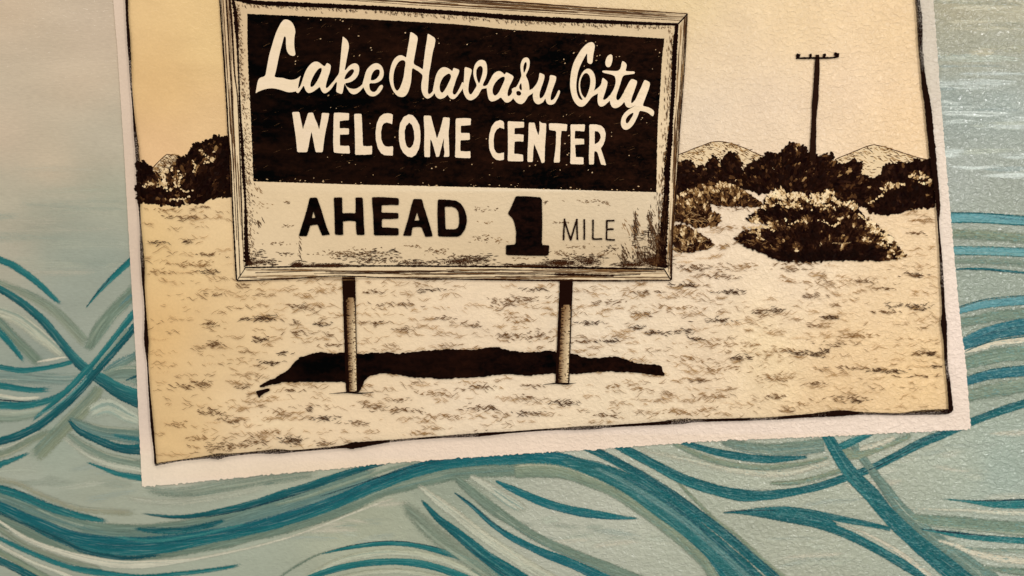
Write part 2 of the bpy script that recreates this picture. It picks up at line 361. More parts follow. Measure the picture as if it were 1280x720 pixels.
wave('grey and teal arcs below the X, running under the card corner', (130, 560), [
 ([(85,520,6),(105,532,14),(130,541,18),(176,546,22)], GG, TG, o(soft=4, endf=(8,.01), dry=.15)),
 ([(84,522,4),(98,538,9),(125,551,11),(150,560,12),(176,562,15)], TE, TD, o(soft=1.4, endf=(10,.01), dry=.1)),
 ([(138,543,4),(155,546,7),(176,549,8)], TG, TE, o(soft=2, endf=(10,.01), dry=.2)),
 ([(82,540,8),(105,558,14),(135,573,16),(176,582,16)], GG, (140,152,136), o(soft=4, endf=(10,.01), dry=.2)),
 ([(78,545,5),(105,567,8),(135,580,9),(178,589,9)], (186,186,166), LT, o(soft=3, endf=(10,.01), dry=.35)),
 ([(107,577,2.5),(130,586,6),(150,593,8),(178,598,9)], TE, TM, o(soft=1.4, endf=(8,.01), dry=.12)),
 ([(-20,596,9),(0,581,9),(15,575,7),(40,564,4)], TE, TM, o(soft=1.6, endf=(.01,22), dry=.25)),
 ([(-20,573,12),(10,565,12),(40,550,12),(70,535,10)], GG, OL, o(soft=4, endf=(.01,25), dry=.3, op=.8)),
 ([(-20,562,2.5),(10,558,2.5),(35,546,2.5),(50,538,2)], CR, LT, o(soft=1.5, endf=(.01,12), dry=.3)),
])
wave('broad teal swell sweeping under the card from the lower left corner to the bottom middle', (400, 620), [
 ([(-20,598,8),(20,604,9),(60,622,9),(100,636,9),(150,640,10),(175,640,8)], (176,170,148), OL, o(soft=4, endf=(.01,30), dry=.35, op=.8)),
 ([(175,612,8),(230,616,16),(290,606,20),(350,596,18),(400,590,14)], (150,158,140), GG, o(soft=5, endf=(30,30), dry=.3, op=.7)),
 ([(150,622,10),(220,628,12),(290,618,12),(340,606,9)], (184,184,164), LT, o(soft=4, endf=(30,30), dry=.35, op=.7)),
 ([(-20,640,30),(0,645,30),(50,665,28),(100,688,28),(150,690,26),(220,684,26),(320,664,26),(370,650,28),(430,630,28),(480,608,28),(560,588,30),(640,582,28),(700,586,26)], GD, GG, o(soft=3, endf=(.01,20), dry=.05)),
 ([(-20,620,36),(0,624,34),(37,638,32),(75,655,34),(110,668,36),(150,672,36),(200,670,34),(260,658,30),(330,638,30),(400,616,26),(480,590,22)], GG, TG, o(soft=3, endf=(.01,40), dry=.05)),
 ([(-20,606,10),(0,611,12),(25,619,13),(62,634,12),(100,645,10),(140,653,6)], TE, TM, o(soft=2, endf=(.01,30), dry=.18)),
 ([(-20,622,8),(10,628,8),(60,648,8),(110,662,7),(140,668,6)], TG, GG, o(soft=3, endf=(.01,30), dry=.3)),
 ([(-20,625,12),(0,633,14),(37,651,17),(75,668,21),(110,679,25),(150,683,27),(200,681,24),(260,671,19),(320,659,18),(370,645,18),(420,627,18),(470,606,18),(520,588,18),(570,577,17),(640,572,18),(690,574,20),(727,584,21),(765,601,22),(802,622,24),(840,652,25),(877,684,26),(925,730,28)], (0,92,101), (4,96,100), o(soft=1.6, endf=(.01,.01), dry=.12)),
 ([(-20,634,4),(0,641,5),(37,658,6),(75,674,7),(105,689,8),(135,696,9),(165,697,7),(210,692,5)], TD, TD, o(soft=2, endf=(.01,30), dry=.25)),
 ([(165,660,4),(190,663,9),(225,663,10),(262,656,9),(285,648,4)], TD, TE, o(soft=2, endf=(14,16), dry=.2)),
 ([(140,670,4),(190,676,6),(250,668,5),(310,654,4)], TM, TM, o(soft=2, endf=(20,20), dry=.4)),
 ([(174,641,2),(195,644,4),(222,646,6),(250,644,7),(287,637,10),(320,629,11),(357,617,11),(395,605,11),(432,592,10),(462,583,8),(492,576,4)], TE, TD, o(soft=1.3, endf=(20,14), dry=.1)),
 ([(250,648,1.5),(287,641,2.5),(320,633,3),(357,622,2.5),(395,610,1.5)], BK, TD, o(soft=1, endf=(20,20), dry=.3)),
 ([(340,632,4),(380,622,6),(430,605,6),(480,588,5),(520,578,3)], (150,162,140), GG, o(soft=2, endf=(15,12), dry=.25)),
 ([(395,622,1.5),(440,608,2.5),(500,588,2.5),(560,573,2)], TD, BK, o(soft=1.2, endf=(20,20), dry=.5)),
 ([(-20,642,3),(0,652,5),(37,675,7),(87,693,9),(137,704,12),(187,705,11),(237,700,6),(287,690,4.5),(320,683,4),(370,669,4),(420,650,4),(470,630,4),(500,622,4)], (214,206,182), (196,196,176), o(soft=1.8, endf=(.01,16), dry=.14)),
 ([(90,684,2),(110,691,3),(150,699,4),(185,700,2)], TD, TG, o(soft=2, endf=(10,14), dry=.6)),
 ([(-20,652,7),(0,662,9),(37,684,9),(87,702,8),(130,712,7)], (150,150,128), GG, o(soft=2.5, endf=(.01,20), dry=.2)),
])
wave('thin teal and cream curves in the lower left corner under the broad swell', (90, 712), [
 ([(-20,660,6),(0,673,6.5),(37,690,7.5),(75,705,8),(112,714,9),(175,721,8),(225,717,7),(275,711,6),(305,705,4)], TE, TM, o(soft=1.8, endf=(.01,25), dry=.22)),
 ([(-20,672,6),(0,682,6),(37,701,6),(75,716,6),(100,726,6)], CR, LT, o(soft=1.8, endf=(.01,.01), dry=.2)),
 ([(-20,681,8),(0,690,9),(37,710,9),(70,728,9)], GG, OL, o(soft=2, endf=(.01,.01), dry=.15)),
 ([(-20,692,9),(0,701,10),(25,713,11),(60,733,12)], TE, TD, o(soft=1.6, endf=(.01,.01), dry=.1)),
])
wave('two nested teal arches at the bottom edge, left of the middle', (495, 700), [
 ([(340,730,4),(360,714,4),(385,699,4),(410,688,3)], GG, GG, o(soft=2.5, endf=(8,10), dry=.25)),
 ([(385,722,9),(420,703,10),(460,693,11),(505,691,11),(550,699,11),(600,720,11)], (180,182,154), LT, o(soft=3, endf=(10,10), dry=.2)),
 ([(401,693,1.8),(432,685,5),(470,680,6.5),(507,680,7),(545,687,8),(582,699,9),(612,713,10),(640,730,10)], TM, TE, o(soft=1, endf=(4,.01), dry=.05)),
 ([(401,692,1),(432,683,1.5),(470,677.5,1.8),(507,677,1.8),(545,684,1.8),(582,695,1.8),(600,702,1.5)], BK, TD, o(soft=.8, endf=(4,10), dry=.2)),
 ([(375,728,9),(400,717,9),(428,709,9),(457,704,9),(495,702,9.5),(532,706,10),(570,717,10),(600,731,10)], TM, TE, o(soft=1, endf=(.01,.01), dry=.05)),
 ([(420,722,6),(460,716,9),(500,714,9),(540,720,8)], (178,178,150), LT, o(soft=3, endf=(12,12), dry=.2)),
])
wave('teal strokes slanting down to the right from the broad swell, beside the two arches', (600, 660), [
 ([(496,618,8),(515,640,20),(545,668,26),(590,700,26),(620,722,20)], (146,154,134), GG, o(soft=8, endf=(45,30), dry=.42, op=.8)),
 ([(568,596,10),(590,614,14),(615,635,16),(640,652,14),(677,675,13),(727,697,14),(790,722,16)], GG, (112,128,112), o(soft=2.5, endf=(10,.01), dry=.12)),
 ([(585,594,8),(610,608,14),(640,628,18),(660,640,10)], (182,180,160), LT, o(soft=4, endf=(10,16), dry=.42)),
 ([(520,604,6),(545,624,12),(570,643,14),(600,667,15),(645,698,16),(700,730,16)], (192,188,164), LT, o(soft=3, endf=(16,.01), dry=.18)),
 ([(524,622,2),(535,634,7),(548,648,10),(572,667,13),(600,690,16),(625,708,19),(655,728,22)], TE, (0,82,87), o(soft=1.4, endf=(16,.01), dry=.12)),
 ([(567,615,2),(578,623,4),(592,634,6),(615,655,7.5),(640,672,9),(677,690,11),(715,705,13),(765,727,15)], TE, (18,94,104), o(soft=1.1, endf=(4,.01), dry=.06)),
 ([(568,616,1.2),(590,631,1.8),(615,652,2),(635,667,1.5)], BK, TD, o(soft=.7, endf=(3,8), dry=.2)),
])
wave('short teal stroke alone on pale plaster under the card, shaped like a fish back', (710, 636), [
 ([(640,590,18),(665,588,20),(700,590,18),(730,599,16),(765,614,15),(802,638,15),(840,666,15),(877,700,15),(895,725,15)], (138,146,120), GG, o(soft=3, endf=(10,.01), dry=.2)),
 ([(618,600,3),(640,611,9),(677,627,11.5),(715,638,12),(752,644,10.5),(780,647,6),(803,648,1.5)], TE, (24,102,110), o(soft=1.1, endf=(6,18), dry=.08)),
])
wave('wide bundle of dark teal strokes falling from the card towards the bottom right', (850, 640), [
 ([(700,574,10),(740,584,18),(785,604,26),(822,628,30),(860,656,30),(900,690,30),(945,730,30)], (10,86,90), (36,104,104), o(soft=2, endf=(14,.01), dry=.08)),
 ([(845,600,5),(890,646,6),(922,670,5),(960,706,8),(980,722,8)], OL, GG, o(soft=2, endf=(14,.01), dry=.15)),
 ([(728,558,8),(752,568,11),(780,582,12),(815,602,12),(852,627,13),(890,655,13),(927,686,13),(960,714,13),(975,728,13)], TD, TE, o(soft=1.4, endf=(.01,.01), dry=.15)),
 ([(738,582,5),(780,602,8),(822,628,10),(862,656,10),(905,694,9),(940,725,8)], (84,126,120), TG, o(soft=2.5, endf=(20,14), dry=.38)),
 ([(795,560,8),(850,572,8),(900,584,10),(960,592,12),(1000,588,10),(1040,576,10)], (170,172,150), CR, o(soft=4, endf=(14,10), dry=.3)),
 ([(840,553,8),(877,570,9),(915,581,9),(960,584,9),(1010,578,7),(1040,570,5)], OL, GG, o(soft=2.5, endf=(8,12), dry=.2)),
 ([(900,552,8),(930,558,14),(970,562,18),(1030,556,20)], GG, (112,130,118), o(soft=3, endf=(8,.01), dry=.12)),
 ([(852,552,8),(890,564,10),(927,571,11),(960,574,11),(985,573,8),(1013,571,4)], (0,82,87), TE, o(soft=1.3, endf=(.01,12), dry=.15)),
 ([(960,604,6),(1000,602,8),(1045,590,8),(1058,584,6)], OL, GG, o(soft=2.5, endf=(10,8), dry=.2)),
 ([(768,556,9),(790,566,12),(815,579,13),(852,598,14),(890,611,15),(927,619,16),(960,619,13),(997,614,11),(1030,606,11),(1062,595,11),(1085,587,11),(1110,575,11),(1147,556,12),(1185,540,12),(1215,527,11),(1247,515,11),(1300,498,12)], (0,82,87), TE, o(soft=1.3, endf=(.01,.01), dry=.14)),
])
wave('low teal stroke pair splitting like a tail, left of the thick diagonal band', (1000, 650), [
 ([(902,641,2),(927,640,6),(960,641,16),(997,645,22),(1030,654,16),(1050,660,10)], TE, (0,82,87), o(soft=1.4, endf=(6,14), dry=.1)),
 ([(902,641,1.2),(920,638.5,2),(950,638,2.5),(975,638,2)], BK, TD, o(soft=.8, endf=(4,12), dry=.15)),
 ([(985,636,6),(1020,642,9),(1050,648,9),(1085,655,8),(1115,662,6)], (0,82,87), TE, o(soft=1.2, endf=(10,6), dry=.14)),
 ([(1000,650,8),(1035,659,12),(1062,669,12),(1090,683,12),(1122,701,12),(1165,726,12)], TE, (0,82,87), o(soft=1.3, endf=(14,.01), dry=.14)),
 ([(1050,655,2),(1085,668,4),(1120,688,6),(1150,710,7),(1165,722,7)], (188,180,158), CR, o(soft=1.5, endf=(14,.01), dry=.2)),
])
wave('thick dark teal diagonal band below the lower right card corner, over a grey-green edge', (1100, 630), [
 ([(1062,548,12),(1075,568,12),(1100,602,14),(1130,640,17),(1165,672,22),(1200,700,26),(1235,728,30)], (110,132,118), GD, o(soft=2, endf=(.01,.01), dry=.04)),
 ([(1050,560,14),(1070,568,14),(1110,556,10),(1140,543,8)], GG, OL, o(soft=3, endf=(8,8), dry=.15)),
 ([(1072,562,5),(1095,556,9),(1120,546,7)], (178,174,152), CR, o(soft=2.5, endf=(4,6), dry=.25)),
 ([(1090,540,9),(1074,548,10),(1056,556,11),(1042,562,9)], TE, TM, o(soft=1.4, endf=(.01,6), dry=.2)),
 ([(1030,538,13),(1040,556,15),(1050,573,17),(1066,595,19),(1088,617,20),(1108,641,20),(1135,668,21),(1160,690,23),(1200,722,25),(1215,733,25)], (0,82,87), TE, o(soft=1.2, endf=(.01,.01), dry=.14)),
 ([(1078,591,2),(1100,581,2.5),(1130,566,2),(1160,550,1.5)], TD, BK, o(soft=1, endf=(4,20), dry=.25)),
])
wave('thin teal strokes with a black upper line in the lower right corner', (1215, 650), [
 ([(1135,644,6),(1160,650,16),(1200,654,18),(1290,662,20)], GG, (118,138,118), o(soft=3, endf=(12,.01), dry=.2)),
 ([(1135,636,3),(1180,637,5),(1240,640,7),(1295,642,8)], CR, LT, o(soft=2.5, endf=(12,.01), dry=.35)),
 ([(1170,675,4),(1190,680,7),(1215,690,9),(1250,698,10),(1295,702,10)], (198,190,166), CR, o(soft=2.5, endf=(10,.01), dry=.3)),
 ([(1195,683,2),(1230,687,6),(1295,690,8)], GG, LT, o(soft=2.5, endf=(12,.01), dry=.35)),
 ([(1220,707,4),(1250,712,9),(1295,716,12)], GG, GG, o(soft=3, endf=(12,.01), dry=.25)),
 ([(1172,623,1),(1195,625,3),(1215,627,5),(1242,630,9),(1270,630,12),(1300,628,14)], TE, TM, o(soft=1.2, endf=(22,.01), dry=.2)),
 ([(1210,626,1.5),(1240,626,2.5),(1270,624.5,3),(1300,622,3)], TD, BK, o(soft=1, endf=(14,.01), dry=.3)),
 ([(1149,661,2),(1170,664,5),(1195,668,8),(1235,673,9),(1300,677,9)], TE, TM, o(soft=1.1, endf=(5,.01), dry=.12)),
 ([(1150,660.5,1.5),(1170,663,2.6),(1190,665.5,3),(1210,668,2.4),(1240,670.5,1.4)], BK, BK, o(soft=.8, endf=(3,12), dry=.08)),
])
wave('level teal stripes right of the card, uppermost on the wall', (1235, 300), [
 ([(1180,292,14),(1230,294,15),(1300,300,15)], OL, GG, o(soft=4, endf=(.01,.01), dry=.25, op=.9)),
 ([(1180,327,9),(1230,326,10),(1300,330,10)], (140,152,136), GG, o(soft=3, endf=(.01,.01), dry=.2, op=.8)),
 ([(1180,272,14),(1235,273,12.5),(1300,278,12)], (84,140,148), (96,148,150), o(soft=1.3, endf=(.01,.01), dry=.12)),
 ([(1180,266,2.5),(1235,267.5,2.8),(1300,272.5,3)], TD, TE, o(soft=.8, endf=(.01,.01), dry=.12)),
 ([(1180,278.5,2),(1235,278.5,2.3),(1300,283,2.6)], TE, TE, o(soft=.8, endf=(.01,.01), dry=.15)),
 ([(1185,313,11),(1235,314,11),(1300,317,11)], (88,145,150), (105,152,152), o(soft=1.5, endf=(.01,.01), dry=.2)),
 ([(1185,308,1.6),(1235,308.5,1.6),(1300,311,1.8)], TE, TM, o(soft=.8, endf=(.01,.01), dry=.25)),
 ([(1185,319,1.6),(1235,319,1.6),(1300,322,1.8)], TE, TM, o(soft=.9, endf=(.01,.01), dry=.3)),
 ([(1188,337,2),(1215,336,3.6),(1240,337,4),(1300,343,4)], TE, TD, o(soft=1, endf=(8,.01), dry=.15)),
])
wave('stack of rising teal bands right of the card, above its lower right corner', (1240, 430), [
 ([(1190,405,12),(1220,400,14),(1250,394,15),(1300,392,15)], GG, (112,130,114), o(soft=2.5, endf=(.01,.01), dry=.1)),
 ([(1196,390,8),(1215,384,10),(1240,379,11),(1300,374,12)], (98,146,150), (74,132,140), o(soft=1.3, endf=(.01,.01), dry=.22)),
 ([(1198,384,2),(1215,378.5,2),(1240,373,2),(1300,368,2)], TE, TD, o(soft=.8, endf=(.01,.01), dry=.12)),
 ([(1198,440,6),(1220,436,7),(1250,428,8),(1300,424,8)], (196,184,158), CR, o(soft=1.3, endf=(.01,.01), dry=.12)),
 ([(1196,458,14),(1225,449,18),(1255,443,19),(1300,440,19)], GG, (116,136,118), o(soft=2, endf=(.01,.01), dry=.06)),
 ([(1200,498,16),(1230,490,18),(1300,478,20)], (130,142,122), GG, o(soft=3, endf=(.01,.01), dry=.15)),
 ([(1198,434,14),(1218,424,18),(1247,414,20),(1300,405,22)], (40,106,116), (26,94,104), o(soft=1.3, endf=(.01,.01), dry=.2)),
 ([(1198,444,2),(1218,434.5,2.2),(1247,425,2.2),(1300,417,2.2)], TE, TD, o(soft=.8, endf=(.01,.01), dry=.2)),
 ([(1202,480,8),(1220,473,12),(1247,467,14),(1300,462,14)], (40,106,116), (26,94,104), o(soft=1.3, endf=(.01,.01), dry=.2)),
 ([(1202,474,1.8),(1220,467,2),(1247,460.5,2),(1300,455.5,2)], TE, TD, o(soft=.8, endf=(.01,.01), dry=.2)),
])

# ------------------------------------------------------------------ the painted card
H[0] = 1.7e-3
def upc(n=1.): H[0] += 1.6e-5*n; return H[0]
card = empty('painted_card', wp(660, 580, 0))
tag(card, 'tilted white-edged sepia picture of a roadside desert billboard, on the wall over the teal waves', 'picture')
LE = [(-70,139),(0,142),(60,147),(90,149),(180,155),(270,160),(360,165),(450,170.5),(540,174.5),(608,178)]
RE = [(-70,1160),(0,1166),(45,1170),(90,1173),(180,1180),(265,1187.5),(360,1196),(410,1201),(447,1206),(520,1212),(536,1213)]
BE = [(178,608.5),(225,604.5),(320,594.5),(402,587.5),(500,578),(640,568),(750,561),(840,554.5),(902,550.5),(960,548.5),(1030,545.5),(1120,541),(1213,536.5)]
def edgepts(l, amp, seed):
    return [(x+amp*mnoise.noise(Vector((x*.35, y*.35, seed))), y+amp*mnoise.noise(Vector((x*.35, y*.35, seed+9)))) for x, y in l]
def dens(T, s=2.):
    out = []; v = T[0][0]
    while v < T[-1][0]: out.append((v, interp(T, v))); v += s
    out.append(T[-1]); return out
L_ = edgepts([(x, y) for y, x in dens(LE)], .5, 1); B_ = edgepts(dens(BE, 1.3), 2.2, 2); R_ = edgepts([(x, y) for y, x in dens(RE, 1.5)], 1.3, 3)[::-1]
outline = L_+B_[1:]+R_[1:]
paperc = idw([(150,50,(216,193,171)),(160,300,(214,191,169)),(170,500,(222,201,183)),(190,600,(240,217,193)),(400,575,(236,211,183)),(700,555,(232,209,187)),(1000,535,(228,206,184)),(1200,530,(230,210,192)),(1195,430,(230,210,194)),(1180,250,(222,204,186)),(1160,50,(200,188,170))])
mb = MB(); fill(mb, outline, [], 1.5e-3, paperc)
nb = len(outline)                                     # the card's own edge down to the wall
base = [mb.add(wp(x, y, 1.5e-3), paperc(x, y)) for x, y in outline]; low = [mb.add(wp(x, y, 0), paperc(x, y)) for x, y in outline]
for i in range(nb):
    k = (i+1) % nb; mb.f.append((base[i], low[i], low[k], base[k]))
mb.build('paper', PAPER, card)

BL = [(-50,158,4),(0,160,3.6),(20,160.5,3.2),(50,162.5,4),(75,164,3.4),(105,165.5,2.4),(130,167.5,1.8),(160,170,3.2),(180,172,5),(195,173.5,5),(242,175,4.6),(262,176,2.2),(287,177.5,2.4),(310,178.7,4.2),(330,180,5),(355,181,3),(375,182.5,2.2),(397,183.7,3),(427,184.5,5.5),(452,186,2),(485,188,2.3),(510,190,3),(535,192,3.6),(560,194.5,2.6),(579,196,3)]
BB = [(195,580,3.6),(225,575,2),(241,573,2.6),(262,570.5,4),(275,569.5,7.5),(287,568,4),(320,565,3),(347,563.5,6),(370,563,2.6),(427,558,3.6),(440,556.5,8),(460,554,6),(495,550,3),(545,546,2.6),(595,543,4.6),(640,539.5,2.4),(690,536,2.6),(735,534,5),(765,532,3),(815,529,4),(852,526,6.5),(870,525,4),(915,524,3.4),(960,522.5,3.6),(1010,519,4.6),(1047,516,7.5),(1072,516,4),(1122,517,3.2),(1147,515,5.6),(1180,514,6.5),(1188,512,3)]
BR = [(-50,1142,6),(0,1145,6),(25,1147.5,7),(62,1149,5.6),(95,1152,5.6),(110,1154,7),(130,1157.5,8),(155,1160,8.5),(175,1162,8),(185,1163,9),(210,1166,7),(242,1169.5,6),(262,1171,5),(280,1171,2.3),(320,1174,3.4),(350,1175.5,4.4),(385,1177.5,4),(405,1178,7.5),(425,1179.5,4.6),(455,1181,4.2),(480,1184,4.6),(513,1187,6)]
lx = lambda y: interp(BL, y); rx = lambda y: interp(BR, y); by = lambda x: interp(BB, x)
skyc = idw([(180,20,(226,190,135)),(190,100,(221,182,125)),(215,110,(218,178,119)),(260,60,(226,194,137)),(260,150,(226,190,141)),(200,180,(228,186,139)),(500,-20,(220,192,141)),(860,10,(218,192,144)),(900,60,(221,195,160)),(880,140,(219,198,172)),
 (960,130,(220,196,168)),(1000,30,(225,196,152)),(1060,110,(225,197,164)),(1120,40,(223,192,148)),(1130,150,(227,194,150)),(980,190,(224,198,166)),(240,-30,(226,192,135))], 3., 2200)
grc = idw([(200,300,(226,190,131)),(195,420,(222,180,119)),(210,540,(222,186,131)),(250,280,(228,198,152)),(270,450,(224,192,144)),(330,520,(234,208,170)),(420,400,(230,204,166)),(440,540,(234,208,172)),(600,400,(230,206,174)),(600,510,(234,212,182)),(760,400,(228,208,180)),
 (780,500,(231,209,176)),(880,360,(228,206,178)),(900,450,(226,201,170)),(950,440,(233,207,160)),(1000,370,(230,206,174)),(1050,420,(224,190,143)),(1050,490,(220,186,139)),(1150,360,(226,196,153)),(1150,470,(228,192,139)),(1150,290,(224,194,153)),(900,270,(228,205,176)),(1000,340,(232,210,180))], 3., 2200)
def gridpart(name, y0f, y1f, nx_, ny_, colf, h):
    mb = MB()
    for j in range(ny_+1):
        for i in range(nx_+1):
            u = i/nx_; t = j/ny_; x = 176+u*990
            ya, yb = y0f(x), y1f(x); y = ya+(yb-ya)*t; x = lx(y)+(rx(y)-lx(y))*u
            y = y0f(x)+(y1f(x)-y0f(x))*t
            c = colf(x, y); k = mnoise.noise(Vector((x*.03, y*.05, 5)))*6
            mb.add(wp(x, y, h), (c[0]+k, c[1]+k, c[2]+k*.8), (x/100, y/100))
    for j in range(ny_):
        for i in range(nx_):
            a = j*(nx_+1)+i; mb.f.append((a, a+nx_+1, a+nx_+2, a+1))
    return mb.build(name, PAPER, card)
gridpart('painted_sky', lambda x: -48, lambda x: 246, 80, 24, skyc, upc())
gridpart('painted_desert', lambda x: 246, lambda x: by(x), 80, 28, grc, upc())

INKC = (18, 4, 2); BRN = (92, 58, 28); MID = (140, 102, 60)
# hills
def hill(pts, hatch, seed):
    random.seed(seed); mb = MB(); h = upc()
    fill(mb, ragged(pts, 2, .3), [], h, (220, 195, 156))
    for i in range(len(hatch[0])-1):                    # ridge line
        a, b = hatch[0][i], hatch[0][i+1]; line(mb, [(a[0], a[1], 1.0), ((a[0]+b[0])/2, (a[1]+b[1])/2+random.uniform(-.4, .4), 1.3), (b[0], b[1], .9)], h+2e-5, (70, 42, 22, .9))
    top = hatch[0]; x0, x1 = top[0][0], top[-1][0]; yb = hatch[1]
    T = [(p[0], p[1]) for p in top]
    for k in range(40 if seed == 1 else 26):
        x = random.uniform(x0+2, x1-8); y = interp(T, x)+random.uniform(1, 5 if seed > 1 else 14); line(mb, [(x, y, .4), (x+5, y+random.uniform(-1, 2), random.uniform(1, 2.4)), (x+10, y+random.uniform(0, 5), .4)], h+1e-5+random.random()*1e-5, (150, 116, 72, random.uniform(.25, .6)) if seed > 1 else (96, 66, 36, random.uniform(.3, .7)))
    for k in range(hatch[2]):
        x = random.uniform(x0+2, x1-3); yt = interp(T, x); y = yt+random.random()**1.4*(yb-yt)
        if y > yb-1: continue
        L = random.uniform(2, 7); s = random.uniform(-.3, .9); c = random.choice([(120,86,48,.75),(92,60,32,.7),(160,124,78,.8),(60,34,18,.75)])
        line(mb, [(x, y, .5), (x+L*.5, y+L*.5*s, random.uniform(.7, 1.3)), (x+L, y+L*s*1.1, .3)], h+2e-5+random.random()*4e-5, c)
    upc(6); return mb.build('hill', INK, card)
hill([(188,216),(194,208),(200,201),(209,193),(220,194),(229,197),(238,200),(240,222),(190,222)], ([(189,213),(200,201),(209,193),(220,194),(229,197),(236,200)], 220, 150), 1)
hill([(845,194),(862,188),(878,182),(888,178),(898,177),(912,179),(927,184),(940,190),(956,196),(960,225),(845,225)], ([(846,194),(862,188),(878,182),(888,178),(898,177),(912,179),(927,184),(940,190),(954,196)], 216, 260), 2)
hill([(1042,200),(1054,195),(1066,190),(1078,185),(1092,181),(1102,183),(1114,187),(1130,192),(1146,197),(1162,199),(1164,225),(1042,225)], ([(1043,200),(1054,195),(1066,190),(1078,185),(1092,181),(1102,183),(1114,187),(1130,192),(1146,197),(1160,200)], 222, 230), 3)

# bushes
TONES = {'k': [(26,10,4),(34,16,7),(20,7,3),(44,24,10),(56,34,16)], 'b': [(92,62,32),(112,78,42),(76,48,24),(60,36,18)], 'm': [(150,114,70),(134,98,56),(164,128,84)], 'l': [(216,186,138),(224,196,150),(206,174,126),(196,160,112)]}
RAMP = [(0., (16, 5, 2)), (.38, (26, 9, 4)), (.54, (48, 26, 13)), (.64, (96, 66, 36)), (.72, (160, 126, 82)), (.80, (216, 188, 144)), (1., (236, 210, 170))]
def ramp(v):
    v = max(0, min(.999, v))
    for i in range(len(RAMP)-1):
        if v < RAMP[i+1][0]: return mixc(RAMP[i][1], RAMP[i+1][1], (v-RAMP[i][0])/(RAMP[i+1][0]-RAMP[i][0]))
def bush(outer, n, tonef, seed, r=(1.1, 2.6), name='bush', fillc=(30, 13, 6), edge=True, lights=()):
    random.seed(seed); mb = MB(); h = upc(); P = ragged(ragged(outer, 2, 1.7, .13, seed), 1.3, 1.1, .55, seed+5)
    fill(mb, P, [], h, fillc)
    xs = [p[0] for p in outer]; ys = [p[1] for p in outer]; x0, x1, y0, y1 = min(xs), max(xs), min(ys), max(ys); k = 0; guard = 0
    if edge:                                            # twigs and leaf tips breaking the outline
        for p in P:
            if random.random() < .10: dab(mb, p[0]+random.uniform(-1, 1), p[1]+random.uniform(-2, .5), random.uniform(1.6, 3.0), h+6e-6+random.random()*2e-5, jit(TONES['k'][0]+(1.,), 3), random.uniform(1, 1.5), n=9)
            if random.random() < .6: dab(mb, p[0]+random.uniform(-.8, .8), p[1]+random.uniform(-1, .6), random.uniform(.6, 2.1), h+6e-6+random.random()*2e-5, jit(random.choice(TONES['k'][:3])+(1.,), 3), random.uniform(1, 1.8))
    while k < n and guard < n*20:
        guard += 1; x = random.uniform(x0, x1); y = random.uniform(y0, y1)
        if not inside(x, y, outer): continue
        t = tonef(x, y, (x-x0)/(x1-x0), (y-y0)/(y1-y0))+random.gauss(0, .05)
        k += 1; c = ramp(t); q = 1.2-.75*max(0, min(1, t))
        ang = math.atan2(y-(y1+14), x-(x0+x1)/2)+random.gauss(0, .55)
        dab(mb, x, y, random.uniform(*r)*.82, h+3e-5+k/n*9e-5, jit(c, 3)+(1.,), random.uniform(1.2, 2.7), ang, 7)
    for sq in lights:                                   # pale rims between the clumps of leaves
        P2 = crom([q+(1.,) for q in sq], 1.5)
        for q in P2:
            if random.random() < .8: dab(mb, q[0]+random.gauss(0, .7), q[1]+random.gauss(0, .8), random.uniform(.6, 1.5), h+1.25e-4+random.random()*1e-5, jit((214, 184, 138), 14)+(1.,), random.uniform(1, 2))
    upc(10); return mb.build(name, INK, card)
def tones(fk, fb, fm, fl):
    r = random.random()*(fk+fb+fm+fl)
    return 'k' if r < fk else 'b' if r < fk+fb else 'm' if r < fk+fb+fm else 'l'
def nz(x, y, s=.12, z=0): return mnoise.noise(Vector((x*s, y*s, z)))
def glow(x, y, L): return sum(a*math.exp(-((x-cx)/w_)**2-((y-cy)/h_)**2) for cx, cy, w_, h_, a in L)
# left thicket
bush([(173,203),(180,202),(187,209),(192,217),(200,216),(208,212),(214,209),(222,201),(232,197),(240,186),(246,179),(252,180),(260,176),(266,176),(269,171),(276,172),(285,176),(290,180),(291,244),(283,247),(277,244),(270,248),(262,247),(255,254),(240,254),(231,253),(220,258),(204,255),(185,252),(174,255)], 2200,
  lambda x, y, u, v: .30+.34*nz(x, y, .11)+.42*nz(x, y, .3, 4)+glow(x, y, [(208,228,24,5,.42),(222,215,24,8,.30),(200,218,10,7,.25),(258,196,9,12,.26),(270,186,6,8,.2),(222,250,18,4,.22),(284,200,6,30,-.2),(185,212,8,10,-.3)]), 11, fillc=(24,9,4), lights=[[(178,234),(184,232),(190,230),(198,232),(204,231),(210,238),(216,237),(221,232),(228,237),(236,240),(241,238)],[(252,188),(256,194),(262,198),(268,201)],[(240,200),(244,206),(243,213)],[(256,203),(262,202),(267,199)],[(222,214),(226,221),(224,228)],[(206,214),(212,212),(218,211)],[(212,250),(220,251),(230,248),(238,246)]])
random.seed(5)
_m = MB(); _h = upc(2)
for x, y, r_ in [(269,170,2.2),(268,174,2.4),(277,174,2.8),(258,180,3),(265,178,2.6),(283,177,3),(243,182,2),(248,180,1.8),(262,245,3),(276,243,3.4),(287,243,3),(239,195,2.4),(227,199,2.2),(189,209,2.2)]: dab(_m, x, y, r_, _h+random.random()*2e-5, (22,8,4,1.), 1.1, n=10)
_m.build('leaf_tips', INK, card)['kind'] = 'stuff'; upc(2)
